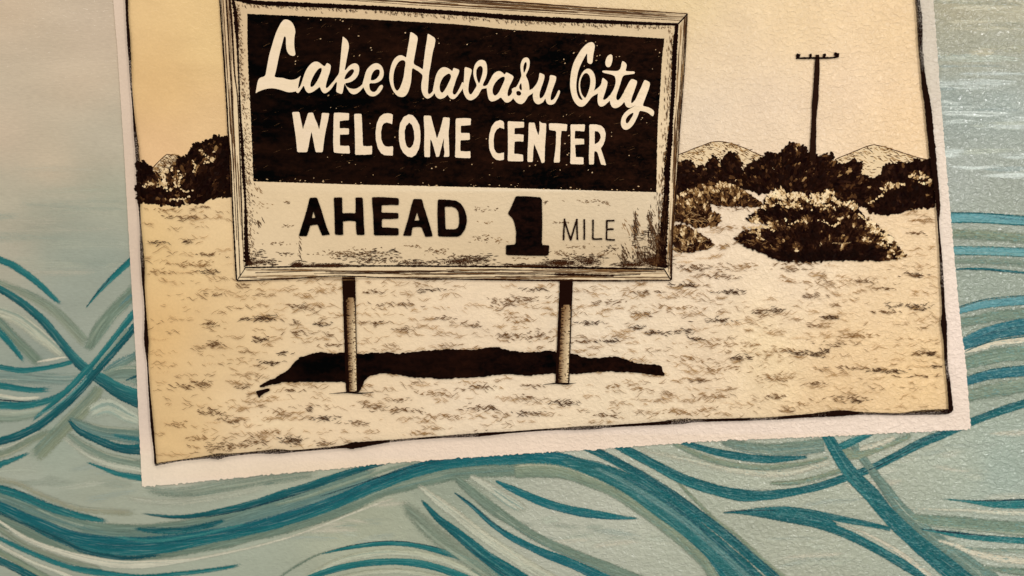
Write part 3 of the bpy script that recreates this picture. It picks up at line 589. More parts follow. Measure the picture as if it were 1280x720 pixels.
# far right thicket and the clump that leans against the border
far = [(846,206),(857,201),(865,205),(870,211),(877,207),(882,212),(888,200),(895,197),(900,209),(906,197),(912,192),(922,195),(926,208),(925,217),(932,217),(935,205),(945,202),(952,199),(960,192),(966,192),(972,195),(980,187),(987,180),(997,180),(1006,189),(1015,194),(1024,198),(1032,194),(1040,197),(1046,206),(1060,205),(1067,200),(1075,207),(1077,219),(1087,223),(1096,226),(1100,236),(1098,246),(1085,252),(1075,257),(1060,252),(1047,251),(1027,243),(1012,246),(985,242),(972,237),(947,241),(940,236),(930,236),(915,231),(890,230),(870,235),(852,241),(845,241)]
bush(far, 3800, lambda x, y, u, v: .33+.30*nz(x, y, .10)+.40*nz(x, y, .3, 4)+.06*(1-v), 12, fillc=(30,13,6))
bush([(1078,258),(1092,240),(1096,222),(1107,209),(1120,205),(1135,205),(1150,203),(1166,201),(1168,258),(1150,259),(1140,261),(1120,266),(1107,268),(1092,266)], 950,
  lambda x, y, u, v: .26+.30*nz(x, y, .10)+.36*nz(x, y, .3, 4)+glow(x, y, [(1112,229,9,5,.55),(1104,237,8,4,.35),(1150,221,12,6,.5),(1132,212,20,5,.14),(1128,230,6,3,.2),(1160,230,5,4,.3),(1090,248,7,3,.35)]), 13, lights=[[(1100,236),(1106,232),(1112,228),(1117,231),(1112,236)],[(1086,254),(1094,249),(1102,243),(1108,237)],[(1124,230),(1130,232)],[(1136,222),(1142,218),(1150,216),(1157,221),(1163,226)],[(1146,226),(1152,230),(1158,229)]])
# mid-tone bushes beside the board
mid = lambda x, y, u, v: .69-.20*v+.30*nz(x, y, .14)+.26*nz(x, y, .33, 4)
bush([(846,246),(854,241),(864,236),(872,236),(880,243),(886,254),(889,264),(898,268),(901,279),(890,283),(868,284),(852,278),(842,276)], 620, mid, 14, (.9, 2.0), fillc=(112,78,44), edge=False)
bush([(872,232),(885,229),(905,229),(920,233),(930,240),(945,250),(955,257),(940,258),(915,258),(895,257),(884,252)], 480, mid, 15, (.9, 2.0), fillc=(100,68,36), edge=False)
bush([(839,284),(850,281),(860,283),(870,290),(884,299),(893,307),(880,312),(860,315),(842,314)], 420, mid, 16, (.9, 2.0), fillc=(84,54,28), edge=False)
# big front bush
front = [(918,299),(925,292),(940,287),(955,285),(962,281),(940,278),(931,275),(940,267),(954,257),(958,244),(966,241),(975,234),(983,243),(998,240),(1009,246),(1022,240),(1040,236),(1044,250),(1058,250),(1070,256),(1075,266),(1088,277),(1103,287),(1116,299),(1124,312),(1132,321),(1120,325),(1090,326),(1040,325),(1000,328),(972,325),(950,315),(930,308)]
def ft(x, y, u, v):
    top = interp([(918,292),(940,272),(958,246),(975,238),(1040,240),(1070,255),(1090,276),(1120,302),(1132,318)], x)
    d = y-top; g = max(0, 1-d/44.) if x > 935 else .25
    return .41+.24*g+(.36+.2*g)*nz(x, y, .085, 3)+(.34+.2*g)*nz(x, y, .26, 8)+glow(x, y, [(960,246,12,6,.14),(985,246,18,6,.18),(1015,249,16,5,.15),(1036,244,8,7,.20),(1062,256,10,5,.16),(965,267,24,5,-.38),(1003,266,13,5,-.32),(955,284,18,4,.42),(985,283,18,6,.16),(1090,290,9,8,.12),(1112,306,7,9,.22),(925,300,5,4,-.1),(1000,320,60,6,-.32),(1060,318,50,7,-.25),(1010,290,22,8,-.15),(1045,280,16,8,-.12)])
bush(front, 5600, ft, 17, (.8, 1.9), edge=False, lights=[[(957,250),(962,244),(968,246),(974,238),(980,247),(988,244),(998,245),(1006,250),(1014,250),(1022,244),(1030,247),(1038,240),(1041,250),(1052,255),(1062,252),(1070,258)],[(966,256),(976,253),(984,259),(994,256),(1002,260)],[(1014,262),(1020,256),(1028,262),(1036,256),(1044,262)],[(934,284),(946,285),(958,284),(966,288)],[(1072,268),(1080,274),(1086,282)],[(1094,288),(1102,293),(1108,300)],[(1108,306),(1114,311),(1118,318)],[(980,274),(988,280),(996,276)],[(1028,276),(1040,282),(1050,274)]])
# ------------------------------------------------------------------ desert marks
random.seed(21)
def scrib(mb, cx, cy, w_, h_, n, c, h0, wd=(.45, 1.1), L=(2.5, 7), pale=(0, .45)):
    for k in range(n):
        x = cx+random.gauss(0, .33)*w_; y = cy+random.gauss(0, .33)*h_
        if y > by(x)-4 or x < lx(y)+4 or x > rx(y)-5: continue
        l = random.uniform(*L); s = random.choice([-.55, -.3, -.1, .2, .45, .6])+random.uniform(-.15, .15); ww = random.uniform(*wd); b = random.uniform(-1, 1)*l*.22; b2 = random.uniform(-1, 1)*l*.16
        cc = mixc(c, (196, 164, 120), random.uniform(*pale))+(1.,)
        line(mb, [(x-l/2, y-l*s/2, .2), (x-l*.2, y-l*s*.2+b, ww), (x+l*.15, y+l*s*.1+b2, ww*.9), (x+l/2, y+l*s/2, .15)], h0+random.random()*6e-5, cc, .2, 1.2)
marks = [(303,357,14,5,9,'m'),(330,397,22,6,26,'k'),(308,399,12,4,10,'k'),(265,405,16,7,16,'m'),(278,368,18,4,8,'m'),(270,430,18,8,24,'m'),(320,425,10,8,8,'k'),(255,480,20,8,18,'m'),(232,483,20,6,14,'m'),(300,484,16,4,8,'m'),(265,515,24,8,22,'m'),(292,525,20,8,22,'m'),
 (225,530,14,8,10,'b'),(200,303,18,4,16,'k'),(234,302,8,3,8,'k'),(262,339,16,5,16,'k'),(262,318,20,6,16,'m'),(205,263,22,6,16,'b'),(230,272,36,5,22,'m'),(248,259,24,2,8,'m'),(245,330,40,8,26,'b'),(200,340,30,8,14,'b'),
 (333,399,18,8,22,'k'),(380,383,26,6,20,'m'),(325,424,16,7,16,'k'),(372,416,18,5,14,'m'),(402,405,14,6,16,'k'),(355,441,12,6,12,'k'),(336,454,20,6,18,'k'),(418,431,20,3,12,'m'),(412,418,8,6,6,'m'),(370,402,10,4,6,'m'),
 (470,404,20,6,18,'m'),(500,381,40,5,22,'m'),(535,363,30,5,16,'k'),(553,397,18,4,10,'m'),(505,411,18,6,14,'m'),(590,405,20,6,14,'m'),(632,420,20,6,18,'m'),(630,378,26,12,30,'m'),(585,437,30,8,10,'b'),(465,365,22,6,14,'m'),
 (596,484,30,8,20,'m'),(545,491,32,8,20,'b'),(500,512,50,8,30,'m'),(465,507,20,5,14,'m'),(600,509,34,8,26,'m'),(615,510,4,4,8,'k'),(410,523,30,8,28,'k'),(448,528,20,6,14,'m'),(505,500,18,6,12,'m'),(370,488,26,4,10,'m'),(350,515,26,6,8,'b'),(388,511,3,6,5,'k'),(560,520,50,8,20,'b'),
 (365,550,24,10,40,'k'),(405,555,24,8,20,'m'),(318,552,30,10,26,'m'),(280,558,40,12,46,'m'),(330,540,30,6,14,'b'),(250,548,24,6,14,'b'),(530,541,26,6,14,'b'),(610,540,26,6,18,'m'),
 (668,362,26,4,14,'k'),(655,375,30,10,24,'m'),(665,420,50,12,46,'m'),(650,398,30,10,22,'b'),(740,404,26,6,20,'k'),(728,427,18,5,12,'m'),(762,426,20,5,16,'k'),(758,378,30,6,20,'m'),(810,366,30,6,20,'m'),(805,392,16,5,12,'m'),(795,410,12,6,14,'k'),(823,416,30,6,24,'k'),(855,414,18,6,18,'k'),(870,423,18,6,14,'k'),
 (845,385,40,7,20,'b'),(900,400,40,6,20,'k'),(915,365,28,5,26,'k'),(950,390,24,5,16,'k'),(925,447,24,7,24,'k'),(875,475,18,6,16,'m'),(890,495,36,6,16,'b'),(865,450,40,8,16,'b'),(706,503,28,7,28,'k'),(660,497,14,5,8,'m'),(658,516,30,6,24,'k'),(665,482,20,5,10,'m'),(755,519,28,7,18,'m'),(800,485,20,7,14,'b'),(850,515,50,8,26,'b'),(770,483,20,5,8,'b'),(920,430,60,8,24,'b'),(905,462,50,8,24,'b'),
 (970,388,20,6,18,'k'),(1036,397,18,4,26,'k'),(1018,370,22,7,16,'m'),(1105,361,18,3,12,'m'),(1130,382,40,5,24,'k'),(1110,390,30,4,14,'m'),(1145,386,12,4,12,'k'),(1065,419,40,6,28,'b'),(1020,408,30,3,8,'m'),(1150,442,22,6,14,'m'),(1162,442,10,5,22,'k'),(1000,441,30,7,26,'k'),(1022,442,12,8,20,'k'),(1033,437,5,5,8,'k'),(1045,430,26,7,12,'m'),
 (1060,460,50,4,18,'m'),(1098,463,18,5,30,'k'),(1118,464,16,4,18,'k'),(1140,470,40,3,14,'m'),(1172,458,12,3,12,'k'),(1018,479,22,4,14,'m'),(1060,497,40,5,18,'m'),(1070,501,14,4,12,'k'),(970,496,24,6,16,'m'),(985,513,16,4,8,'m'),(1005,504,30,6,10,'b'),(975,440,30,12,20,'b'),(965,470,30,12,20,'b'),
 (1142,343,30,6,18,'k'),(1145,345,14,3,12,'m'),(1145,292,20,4,12,'m'),(1150,275,30,5,16,'b'),(1080,351,30,4,12,'m'),(985,337,40,5,16,'m'),(990,352,30,4,12,'b'),(1005,330,50,3,16,'m'),(920,262,30,4,10,'m'),(915,285,40,5,18,'b'),(870,335,50,10,40,'m'),(905,345,30,8,24,'m'),(925,332,40,8,16,'b'),(855,357,30,6,16,'k'),(862,356,14,5,14,'k'),(930,303,30,5,12,'m'),(905,308,20,4,8,'b')]
MC = {'k': (44, 22, 10), 'm': (84, 54, 28), 'b': (128, 92, 52)}
mb = MB(); h = upc()
for k in range(90):
    x = random.uniform(190, 1170); y = random.uniform(262, 560)
    if (y < 345 and 290 < x < 842) or y > by(x)-8 or x < lx(y)+12 or x > rx(y)-14: continue
    line(mb, [(x-12, y+random.uniform(-2, 2), .4), (x-4, y+random.uniform(-1, 1), random.uniform(1.2, 2.6)), (x+5, y+random.uniform(-1, 1), random.uniform(1.2, 2.6)), (x+14, y+random.uniform(-2, 2), .3)], h-8e-6+random.random()*4e-6, (190, 154, 108, random.uniform(.18, .42)), .3, 2)
for m in marks: scrib(mb, m[0], m[1], m[2]*1.1, m[3]*.8, int(m[4]*1.35), MC[m[5]], h, (.45, 1.0), (2.5, 8.5), (0, .4))
for k in range(1050):                                                    # the faint all-over scratches
    x = random.uniform(185, 1180); y = random.uniform(262, 572)
    if y < 345 and 290 < x < 842: continue
    if 915 < x < 1135 and 232 < y < 330: continue
    wide = 1.15 if y > 350 else .8
    sz = random.uniform(8, 40)*wide
    left = (x < 300 or x > 1060); n = random.randint(3, 8) if not left else random.randint(2, 5)
    scrib(mb, x, y, sz, sz*.15, n, random.choice([(84,54,28),(128,92,52),(150,112,66),(112,78,44)]), h, (.35, .7), (4, 12), (.25, .7))
o_ = mb.build('ground_marks', INK, card); tag(o_, kind='stuff'); upc(6)
def smudge(mb, cx, cy, rx_, ry, h, c, a, ang=0.):
    """Dry-brushed soft patch: a disc of paint that thins out to its rim."""
    n = 14; R = 4; b = len(mb.v); ca, sa = math.cos(ang), math.sin(ang); mb.add(wp(cx, cy, h), c+(a,))
    for r in range(1, R+1):
        for k in range(n):
            t = 2*PI*k/n; q = r/R*(1+.25*mnoise.noise(Vector((math.cos(t)*1.5, math.sin(t)*1.5, cx*.1)))); u = q*rx_*math.cos(t); v = q*ry*math.sin(t)
            mb.add(wp(cx+u*ca-v*sa, cy+u*sa+v*ca, h), c+(a*(1-r/R)**.8,))
    for k in range(n): mb.f.append((b, b+1+(k+1) % n, b+1+k))
    for r in range(1, R):
        for k in range(n):
            i = b+1+(r-1)*n+k; j = b+1+(r-1)*n+(k+1) % n; mb.f.append((i, j, j+n, i+n))

# shadow of the board on the desert
def poly(name, mat, outer, holes, colf, parent, amp=.25, it=1, step=1.3, freq=.5, q=.2, label=None):
    mb = MB(); o1 = ragged(chaikin(outer, it, q) if it else outer, step, amp, freq, len(outer))
    hs = [ragged(chaikin(hh, it, q) if it else hh, step, amp, freq, 3) for hh in holes]
    fill(mb, o1, hs, upc(), colf); ob = mb.build(name, mat, parent)
    if label: ob['label'] = label
    return ob
sh = [(323.7,483.7),(331,478),(340,474),(346,472),(352,467.5),(358,464),(365,457.5),(371,450),(375,446),(386,443),(395,441),(402,439.5),(408,441),(415,442),(430,440),(450,442.5),(464,441),(477.5,441),(485,439.5),(497.5,442),(520,439.5),(540,438),(557.5,436),(576,437),(595,437),(608,434.5),(620,433),(630,436),(640,438.5),(652,440),(665,440),(676,439),(687.5,438),(700,441),(712,441.5),(722,443),(730,447),(740,447),(750,447.5),(760,446),(769,445),(782,449),(795,454),(810,455),(825,456),(827.5,462),(831,469),(825,470),(812,467.5),(800,466),(780,465),(760,464),(744,465),(727,467),(708,467),(690,467),(676,467.5),(662,469.5),(650,468.5),(640,468),(632,467.5),(616,469),(602,471),(576,472.5),(552,474),(538,472),(525,472.5),(514,471),(505,469),(490,467),(480,466.5),(472,467.5),(462,470),(456,476),(452.5,485),(449,491),(438,489),(433,477.5),(415,477),(395,477.5),(380,477),(365,478),(355,477),(346,480),(337.5,481),(330,483.5)]
poly('board_shadow', DARK, sh, [], (22, 7, 3), card, .8, 1, 1.3, .35)
poly('board_shadow', DARK, [(320,489),(329,486.5),(337,485),(338.5,488),(332,491),(327,494),(324.5,498),(322,492)], [], (24, 8, 4), card, .3)

# utility pole in the picture
up_mb = MB(); h = upc(2)
fill(up_mb, ragged([(1018.7,69),(1023,69),(1023.6,80),(1023.6,95),(1022.5,110),(1022.5,122),(1021,135),(1019.5,150),(1019.5,165),(1019,200),(1011,200),(1011.5,180),(1012.5,165),(1013.5,150),(1013.8,130),(1015.5,112),(1016.5,95),(1017.5,80)], 2, .3), [], h, (34, 17, 9))
pole = up_mb.build('utility_pole', INK, card, wp(1016, 200, h))
m = MB(); h = upc(2); line(m, [(994,73.6,2),(1005,73.3,2.4),(1018,73.2,2.2),(1032,73.2,2.2),(1042,72.6,2.2),(1047.5,71,1.6)], h, INKC, .2); m.build('crossarm', INK, pole)
for x, y, rr in [(997,70.5,3.1),(1012,70,2.3),(1029.5,69.6,2.6),(1045,69,3.1)]:
    m = MB(); h = upc(); dab(m, x, y, rr, h, INKC+(1.,), 1.0, PI/2, 9); dab(m, x-.4, y+2.2, rr*.75, h+8e-6, INKC+(1.,), 1.0, 0, 7); m.build('insulator', INK, pole)

# ------------------------------------------------------------------ billboard
def q4(TL_, TR_, BR_, BL_): return lambda u, v: ((TL_[0]*(1-u)+TR_[0]*u)*(1-v)+(BL_[0]*(1-u)+BR_[0]*u)*v, (TL_[1]*(1-u)+TR_[1]*u)*(1-v)+(BL_[1]*(1-u)+BR_[1]*u)*v)
h = upc(2)
boardo = [(273,-24),(420,-13),(640,2.5),(859,18),(857,50),(854,100),(850,150),(848,185),(845,230),(841,280),(838.7,350.5),(740,351),(640,350),(480,348),(420,347.5),(320,350),(297,351.5),(292.5,300),(289,190),(284,125),(279,50),(275,0)]
mb = MB(); fill(mb, ragged(boardo, 2, .35), [], h, idw([(290,0,(208,179,139)),(300,200,(226,201,161)),(600,10,(224,199,159)),(850,30,(208,183,145)),(840,200,(220,195,157)),(300,345,(226,201,161)),(700,345,(220,195,157))]))
board = mb.build('billboard', CREAM, card, wp(570, 490, h))
# posts first, below the board
random.seed(33)
def post(xl, xr, yt, yb, lx0, lx1, lt, tick):
    m = MB(); h = upc()
    fill(m, ragged([(xl[0], yt), (xr[0], yt), ((xr[0]+xr[1])/2, (yt+yb)/2), (xr[1], yb), (xl[1], yb), ((xl[0]+xl[1])/2, (yt+yb)/2)], 2, .3), [], h, (26, 9, 4))
    # lit face
    pts = []
    f = lambda y, A: A[0]+(A[1]-A[0])*(y-yt)/(yb-yt)
    L = []; R = []
    ys = [lt+(yb-1-lt)*k/14 for k in range(15)]
    for k, y in enumerate(ys):
        wk = min(1, .62+k*.3)
        a = f(y, xl)+lx0; b = f(y, xr)-lx1; c = (a+b)/2+.5
        L.append((c-(c-a)*wk, y)); R.append((c+(b-c)*wk, y))
    fill(m, L[::-1]+R, [], h+1e-5, lambda x, y: mixc((112, 78, 46), (224, 199, 158), max(0, min(1, (x-f(y, xl)-lx0-.2)/(f(y, xr)-lx1-f(y, xl)-lx0)*1.3))*min(1, .45+(y-lt)/60))); 
    for k in range(210):                                   # rust ticks from both edges
        y = random.uniform(lt+1, yb-1); s = random.random() < .62
        x = f(y, xl)+lx0-.5 if s else f(y, xr)-lx1+.5; l = random.uniform(1.0, 6 if s else 3)*(1 if s else -1)
        line(m, [(x, y, random.uniform(.7, 1.5)), (x+l, y+random.uniform(-.8, .8), .3)], h+2e-5+random.random()*2e-5, mixc((28, 10, 5), (150, 118, 76), random.random()**2)+(1.,))
    for k in range(60):
        y = random.uniform(lt+2, yb-2); x = random.uniform(f(y, xl)+lx0+1, f(y, xr)-lx1-1); dab(m, x, y, random.uniform(.3, .8), h+4e-5, (70, 42, 22, .9), 1.4)
    line(m, [(tick[0], tick[2]+1, .4), (tick[0]*.6+tick[1]*.4, tick[2]-.6, 1.6), (tick[0]*.3+tick[1]*.7, tick[2]+.3, 1.6), (tick[1], tick[2]-1, .4)], h+5e-5, INKC+(1.,), .2)
    upc(4); return m.build('post', INK, board)
post((428,433), (444.5,447.5), 346, 490, 4.5, 1.2, 372, (412, 468, 491))
post((699.5,694), (716,711.5), 349, 479, 4.0, 1.6, 381, (679, 720, 479.5))
# faces of the board
pd = [(310,18),(340,19.4),(445,24),(570,31),(640,38),(700,41.5),(765,45),(830,49),(827,75),(825,112),(822,150),(821,185),(820,240.5),(760,239),(640,235.5),(540,233),(445,231),(380,229),(317.5,227),(316,185),(314,140),(311,87),(310,50)]
poly('dark_panel', DARK, pd, [], (26, 10, 4), board, .35, 0, 1.6)
pw = [(317.5,227.3),(380,229.3),(445,231.3),(540,233.3),(640,235.8),(760,239.3),(820,240.8),(829,241),(830,290),(829,336),(740,336),(640,333.5),(480,333),(320,334),(308,334),(307,280),(306,227)]
poly('white_panel', CREAM, pw, [], idw([(320,240,(222,196,156)),(400,270,(228,204,168)),(520,300,(226,204,168)),(600,260,(228,206,170)),(720,260,(226,208,178)),(720,300,(226,208,178)),(800,280,(211,191,160)),(820,320,(195,171,136)),(500,325,(220,194,154)),(660,325,(220,196,160))]), board, .2, 0, 3)

# frame rails with their ink grain
random.seed(44)
def rail(a0, a1, b0, b1, n, extra=(), cols=((50,26,12),(80,50,26),(30,12,6),(110,78,44)), wd=(.5, 1.2), base=None, dash=.5, amin=.55):
    """Ink grain between two edges a (a0->a1) and b (b0->b1)."""
    m = MB(); h = upc()
    if base:
        P = [(a0[0]+(a1[0]-a0[0])*t/12, a0[1]+(a1[1]-a0[1])*t/12) for t in range(13)]+[(b1[0]+(b0[0]-b1[0])*t/12, b1[1]+(b0[1]-b1[1])*t/12) for t in range(13)]
        fill(m, P, [], h, base)
    L = math.hypot(a1[0]-a0[0], a1[1]-a0[1])
    for k in range(n):
        q = random.random(); p = (a0[0]+(b0[0]-a0[0])*q, a0[1]+(b0[1]-a0[1])*q); r = (a1[0]+(b1[0]-a1[0])*q, a1[1]+(b1[1]-a1[1])*q)
        t0 = random.uniform(-.1, .9); t1 = min(1, t0+random.uniform(.05, dash)); t0 = max(0, t0); pts = []
        ww = random.uniform(*wd); c = mixc(random.choice(cols), (196,164,120), random.uniform(0, .35))+(1.,); s = random.random()*99
        ns = max(2, int((t1-t0)*L/6))
        for i in range(ns+1):
            t = t0+(t1-t0)*i/ns; e = 0.55*mnoise.noise(Vector((t*L*.06, s, 0)))
            pts.append((p[0]+(r[0]-p[0])*t+e, p[1]+(r[1]-p[1])*t+e, ww*(.35+.65*math.sin(PI*max(.06, min(.94, i/ns))))*random.uniform(.7, 1.25)))
        line(m, pts, h+1e-5+random.random()*6e-5, c, .25, 3)
    for pts, c in extra: line(m, [p+(random.uniform(.9, 1.1)*ww_,) for p, ww_ in pts], h+7.5e-5, c, .22, 1.5)
    upc(6); return m.build('frame_rail', INK, board)
K1 = INKC+(1.,); KD = INKC+(.62,)
rail((274,-22), (857,17.5), (285,-9), (851,25), 85, [([((275,-21),1.0),((420,-11),1.4),((560,0),.9),((640,4),1.6),((700,8),1.2),((760,12),.8),((858,18),1.2)], (60,34,16,.8)),
   ([((289,-7),2),((420,0),.8),((520,7),.6),((640,14),.8),((740,20),.7),((850,26.5),.8)], (70,42,20,.75))], dash=.35)
rail((275,-20), (296,350), (290,-8), (307,336), 20, [([((275,-10),2.0),((279,50),1.7),((284,125),1.7),((286.5,175),1.4),((289.5,200),1.5),((292,267),1.7),((296.5,350),2)], K1),
   ([((283,-10),1.8),((286.5,50),1.6),((291,125),1.5),((295,190),.8),((298,270),1.0),((301,345),1)], (40,20,9,.85)), ([((287,-10),3.4),((290.5,30),2.6),((294,90),1.8),((298,125),1.2),((301,200),1.4),((304,300),1.4)], (40,20,9,.8)),
   ([((279,-10),.8),((282.5,50),.8),((287,125),.8),((292,200),.8),((297,300),.8)], (60,34,16,.75))], cols=((60,34,16),(40,20,9),(100,66,36)), dash=.4)
rail((296,350), (838,350), (307,336), (831,337), 70, [([((297,351),1.6),((360,348.5),1.5),((420,345),1.2),((480,347),1.3),((560,348.5),1.5),((640,350),1.8),((740,351),1.6),((838,350.5),1.4)], (34,15,7,.8)),
   ([((307,334.5),1.5),((400,333),2.2),((480,332.5),1.8),((640,333.5),2.2),((700,334.5),2.6),((830,336.5),2)], K1), ([((320,341),.8),((420,338.5),.8),((500,341),.7)], (60,34,16,.75)), ([((297,351),1.2),((307.5,335),1.2)], K1), ([((838,350),1.4),((829,335.5),1.4)], K1),
   ([((560,340),.8),((680,342.5),1),((700,343),2.6),((760,344),1.8),((800,343),.8)], (34,15,7,.8))], dash=.3)
rail((858.5,18), (838.5,350), (850,27), (833,336), 60, [([((858.5,18),1.2),((857,50),1.3),((854,100),1.0),((850,150),1.3),((847.5,190),1),((845,230),1.3),((841,280),1.2),((838.5,350),1.8)], (34,15,7,.85)),
   ([((855,22),.7),((851,90),.8),((846,160),.8),((842,240),.9),((837,345),.8)], (70,42,20,.75)), ([((859,18),1.4),((846,32),1.4)], K1)], cols=((60,34,16),(40,20,9),(130,96,56)), dash=.2)
# dark rebate lines inside the moulding
m = MB(); h = upc()
line(m, [(291,-3,7),(320,4,5.5),(370,6.5,5.5),(420,8.6,5.6),(470,11,5.6),(520,14,5.8),(580,18,5.6),(640,22.6,6.4),(690,25.5,6.2),(740,27.5,5.2),(800,30,4),(847,31.5,3)], h, K1, .16, 1.3)
m.build('rebate_line', INK, board); m = MB(); h = upc()
line(m, [(845.5,32,4),(843,60,6),(842,80,6),(841,110,5.4),(838.5,150,5),(836.5,180,7),(834,200,7.5),(833,230,7),(831.5,260,8),(829.5,285,10),(827,310,12),(825,322,16),(823,334,22)], h, K1, .2, 1.2)
m.build('rebate_line', INK, board); m = MB(); h = upc()
line(m, [(292,0,3.5),(295.5,20,5),(297,40,4.4),(298,60,2.6),(299.5,100,2),(301,140,2.6),(303.5,180,4),(305.5,220,4),(307.5,250,3),(308.5,290,4.4),(309.5,320,7),(312,332,12)], h, (24,8,4,.9), .3, 1.2)
m.build('rebate_line', INK, board)
# rust, hatching and dirt on the pale parts of the board
m = MB(); h = upc()
def hs(n, xf, yf, Lr, c, w_=(.4, 1.1), a=(.5, 1), dirv=(1, 0), sp=.5):
    for k in range(n):
        y = yf(); x = xf(y); l = random.uniform(*Lr); dx = dirv[0]+random.uniform(-sp, sp)*.5; dy = dirv[1]+random.uniform(-sp, sp)
        line(m, [(x, y, .3), (x+dx*l*.5+random.uniform(-.4, .4), y+dy*l*.5, random.uniform(*w_)), (x+dx*l, y+dy*l, .25)], h+random.random()*8e-5, mixc(random.choice(c), (196,164,120), random.uniform(0, .3))+(1.,))
INKS = ((36,16,8),(70,42,20),(100,66,34))
U = random.uniform
Lx = [(0,296),(50,299),(100,301),(180,306),(250,308.5),(330,311)]
hs(560, lambda y: interp(Lx, y)+abs(random.gauss(0, 4.8)) if y > 90 else interp(Lx, y)+abs(random.gauss(0, 2.5)), lambda: U(10, 332), (1.2, 3.2), INKS, (.4, 1.0), (.6, 1), (.6, .8), .6)
hs(260, lambda y: interp([(35,842),(180,834),(330,822)], y)-abs(random.gauss(0, 4.2)), lambda: U(36, 334), (2, 7), INKS, (.4, 1.0), (.5, 1), (0.05, 1), .15)
hs(320, lambda y: U(300, 845), lambda: 0, (1, 2), INKS) if False else None
for k in range(330):                                                    # under the top rebate
    x = U(296, 846); y = interp([(296,5),(420,11.5),(520,17),(640,26),(740,30.5),(846,33)], x)+abs(random.gauss(0, 1.7))
    line(m, [(x, y-.6, .3), (x+U(-.5, 1.2), y+U(.6, 2.2), U(.5, 1.0)), (x+U(-.8, 3), y+U(1, 2.6), .25)], h+random.random()*8e-5, random.choice(INKS)+(1.,))
# lower edge dirt
for (cx, cy, rx_, ry, a) in [(325,328,26,6,.75),(372,331,14,6,.95),(410,332,50,4,.9),(450,322,30,7,.42),(480,318,22,9,.40),(520,329,30,5,.6),(575,327,34,7,.8),(600,324,24,8,.62),(660,332,60,3.5,.85),(700,329,34,6,.95),(735,327,28,9,.75),(790,331,34,5,.9),(815,326,26,12,.85),(800,318,12,14,.5),(820,300,12,22,.62),(779,322,6,16,.55),(794,286,5,26,.42),(812,278,4,24,.35),(806,300,24,12,.30),(829,270,7,40,.5),(322,318,10,8,.5)]:
    smudge(m, cx, cy, rx_, ry, h+random.random()*2e-5, (58, 30, 12), a*.95)
    for k in range(int(rx_*ry*.22)):
        t = U(0, 2*PI); q = math.sqrt(U(0, 1)); x = cx+math.cos(t)*q*rx_; y = cy+math.sin(t)*q*ry; vert = ry > rx_; l = U(2, 7)
        if y > 334: continue
        dx, dy = (U(-.5, .5), l) if vert else (l, U(-1, 1))
        line(m, [(x, y, .3), (x+dx*.5, y+dy*.5, U(.5, 1.2)), (x+dx, min(335, y+dy), .2)], h+3e-5+U(0, 6e-5), mixc((30,12,5), (150,114,72), U(0, .6)*(1-a*.5))+(1.,))
for (cx, cy, w_, h_, n, c) in [(358,253,12,4,9,'m'),(325,280,8,8,14,'k'),(358,282,14,3,10,'m'),(345,304,40,4,20,'m'),(360,317,24,5,22,'k'),(376,315,1.5,24,14,'k'),(425,318,50,8,60,'m'),(455,316,50,9,70,'m'),(470,326,50,6,50,'k'),(520,328,60,5,50,'k'),(545,314,30,7,34,'m'),(520,308,18,4,12,'m'),(580,322,50,8,70,'k'),(605,298,26,10,24,'m'),(600,262,34,5,16,'m'),(606,278,18,4,8,'b'),(624,300,14,8,12,'b'),(325,238,10,10,8,'b'),(330,258,16,8,9,'b'),
  (683,253,6,3,7,'k'),(740,252,36,4,20,'m'),(760,255,14,5,8,'m'),(700,278,22,2,14,'m'),(722,308,34,5,16,'m'),(764,311,16,8,24,'k'),(752,318,26,6,24,'m'),(725,322,50,7,60,'k'),(780,318,8,20,40,'k'),(794,285,6,34,60,'k'),(812,275,6,24,44,'k'),(800,320,16,16,50,'k'),(818,300,12,40,80,'k'),(786,290,30,30,24,'b'),(700,316,30,6,24,'m'),(650,322,30,5,12,'m')]:
    for k in range(n):
        x = cx+random.gauss(0, .3)*w_; y = cy+random.gauss(0, .3)*h_; l = U(1.2, 4.5); s = U(-.8, .8) if h_ < w_ else U(1.2, 3)
        if y > 334 or y < 236: continue
        line(m, [(x-l/2, y-l*s*.4, .25), (x+U(-.4, .4), y+U(-.8, .8), U(.5, 1.1)), (x+l/2, y+l*s*.4, .25)], h+U(0, 8e-5), mixc(MC[c], (196,164,120), U(0, .5))+(1.,))
oo = m.build('rust_marks', INK, board); tag(oo, kind='stuff'); upc(8)
# flecks of bare ground showing through the dark panel
m = MB(); h = upc()
flk = [(386,24.5),(402,26),(420,25.8),(426,26),(429,27.5),(437,37),(449,46),(464,60.5),(465,63.5),(401.5,49.5),(373,71.5),(370,77.5),(370,81),(443,71),(450,70),(507,42),(548,49),(549,55),(584,56.5),(621,43),(643,40),(492,118),(529.5,124),(563,126),(411,120),(732,52),(744,53.5),(746,58),(717,67),(704.5,75),(746,71),(749.5,70),(745,76.5),(706,80),(730,83.5),(770,72),(774,71.5),(819,63),(824,66.5),(823,71.5),(815,87),(823,118),(808,154),(802.5,148),(801,150),(704,146),(708,144),(737,147),(654,150),(494,172),(463,155),(414,135),(421,136),(437,204),(410,197),(428,194.5),(608,174),(672,202),(669,207),(706,180),(709,194),(711,192),(708,206.5),(711,170),(764,166),(764,171),(786,195),(735,213),(740,216),(700,213),(590,206),(616,204),(370,224),(376,226),(393,223),(540,211),(545,209),(555,213),(445,206),(467,219),(529,229),(536,231),(612,219),(589,231),(655,214),(662,208)]
for x, y in flk: dab(m, x, y, U(.4, .8), h+U(0, 3e-5), jit((186,156,118,1.), 14), U(1, 2), U(-.9, .1))
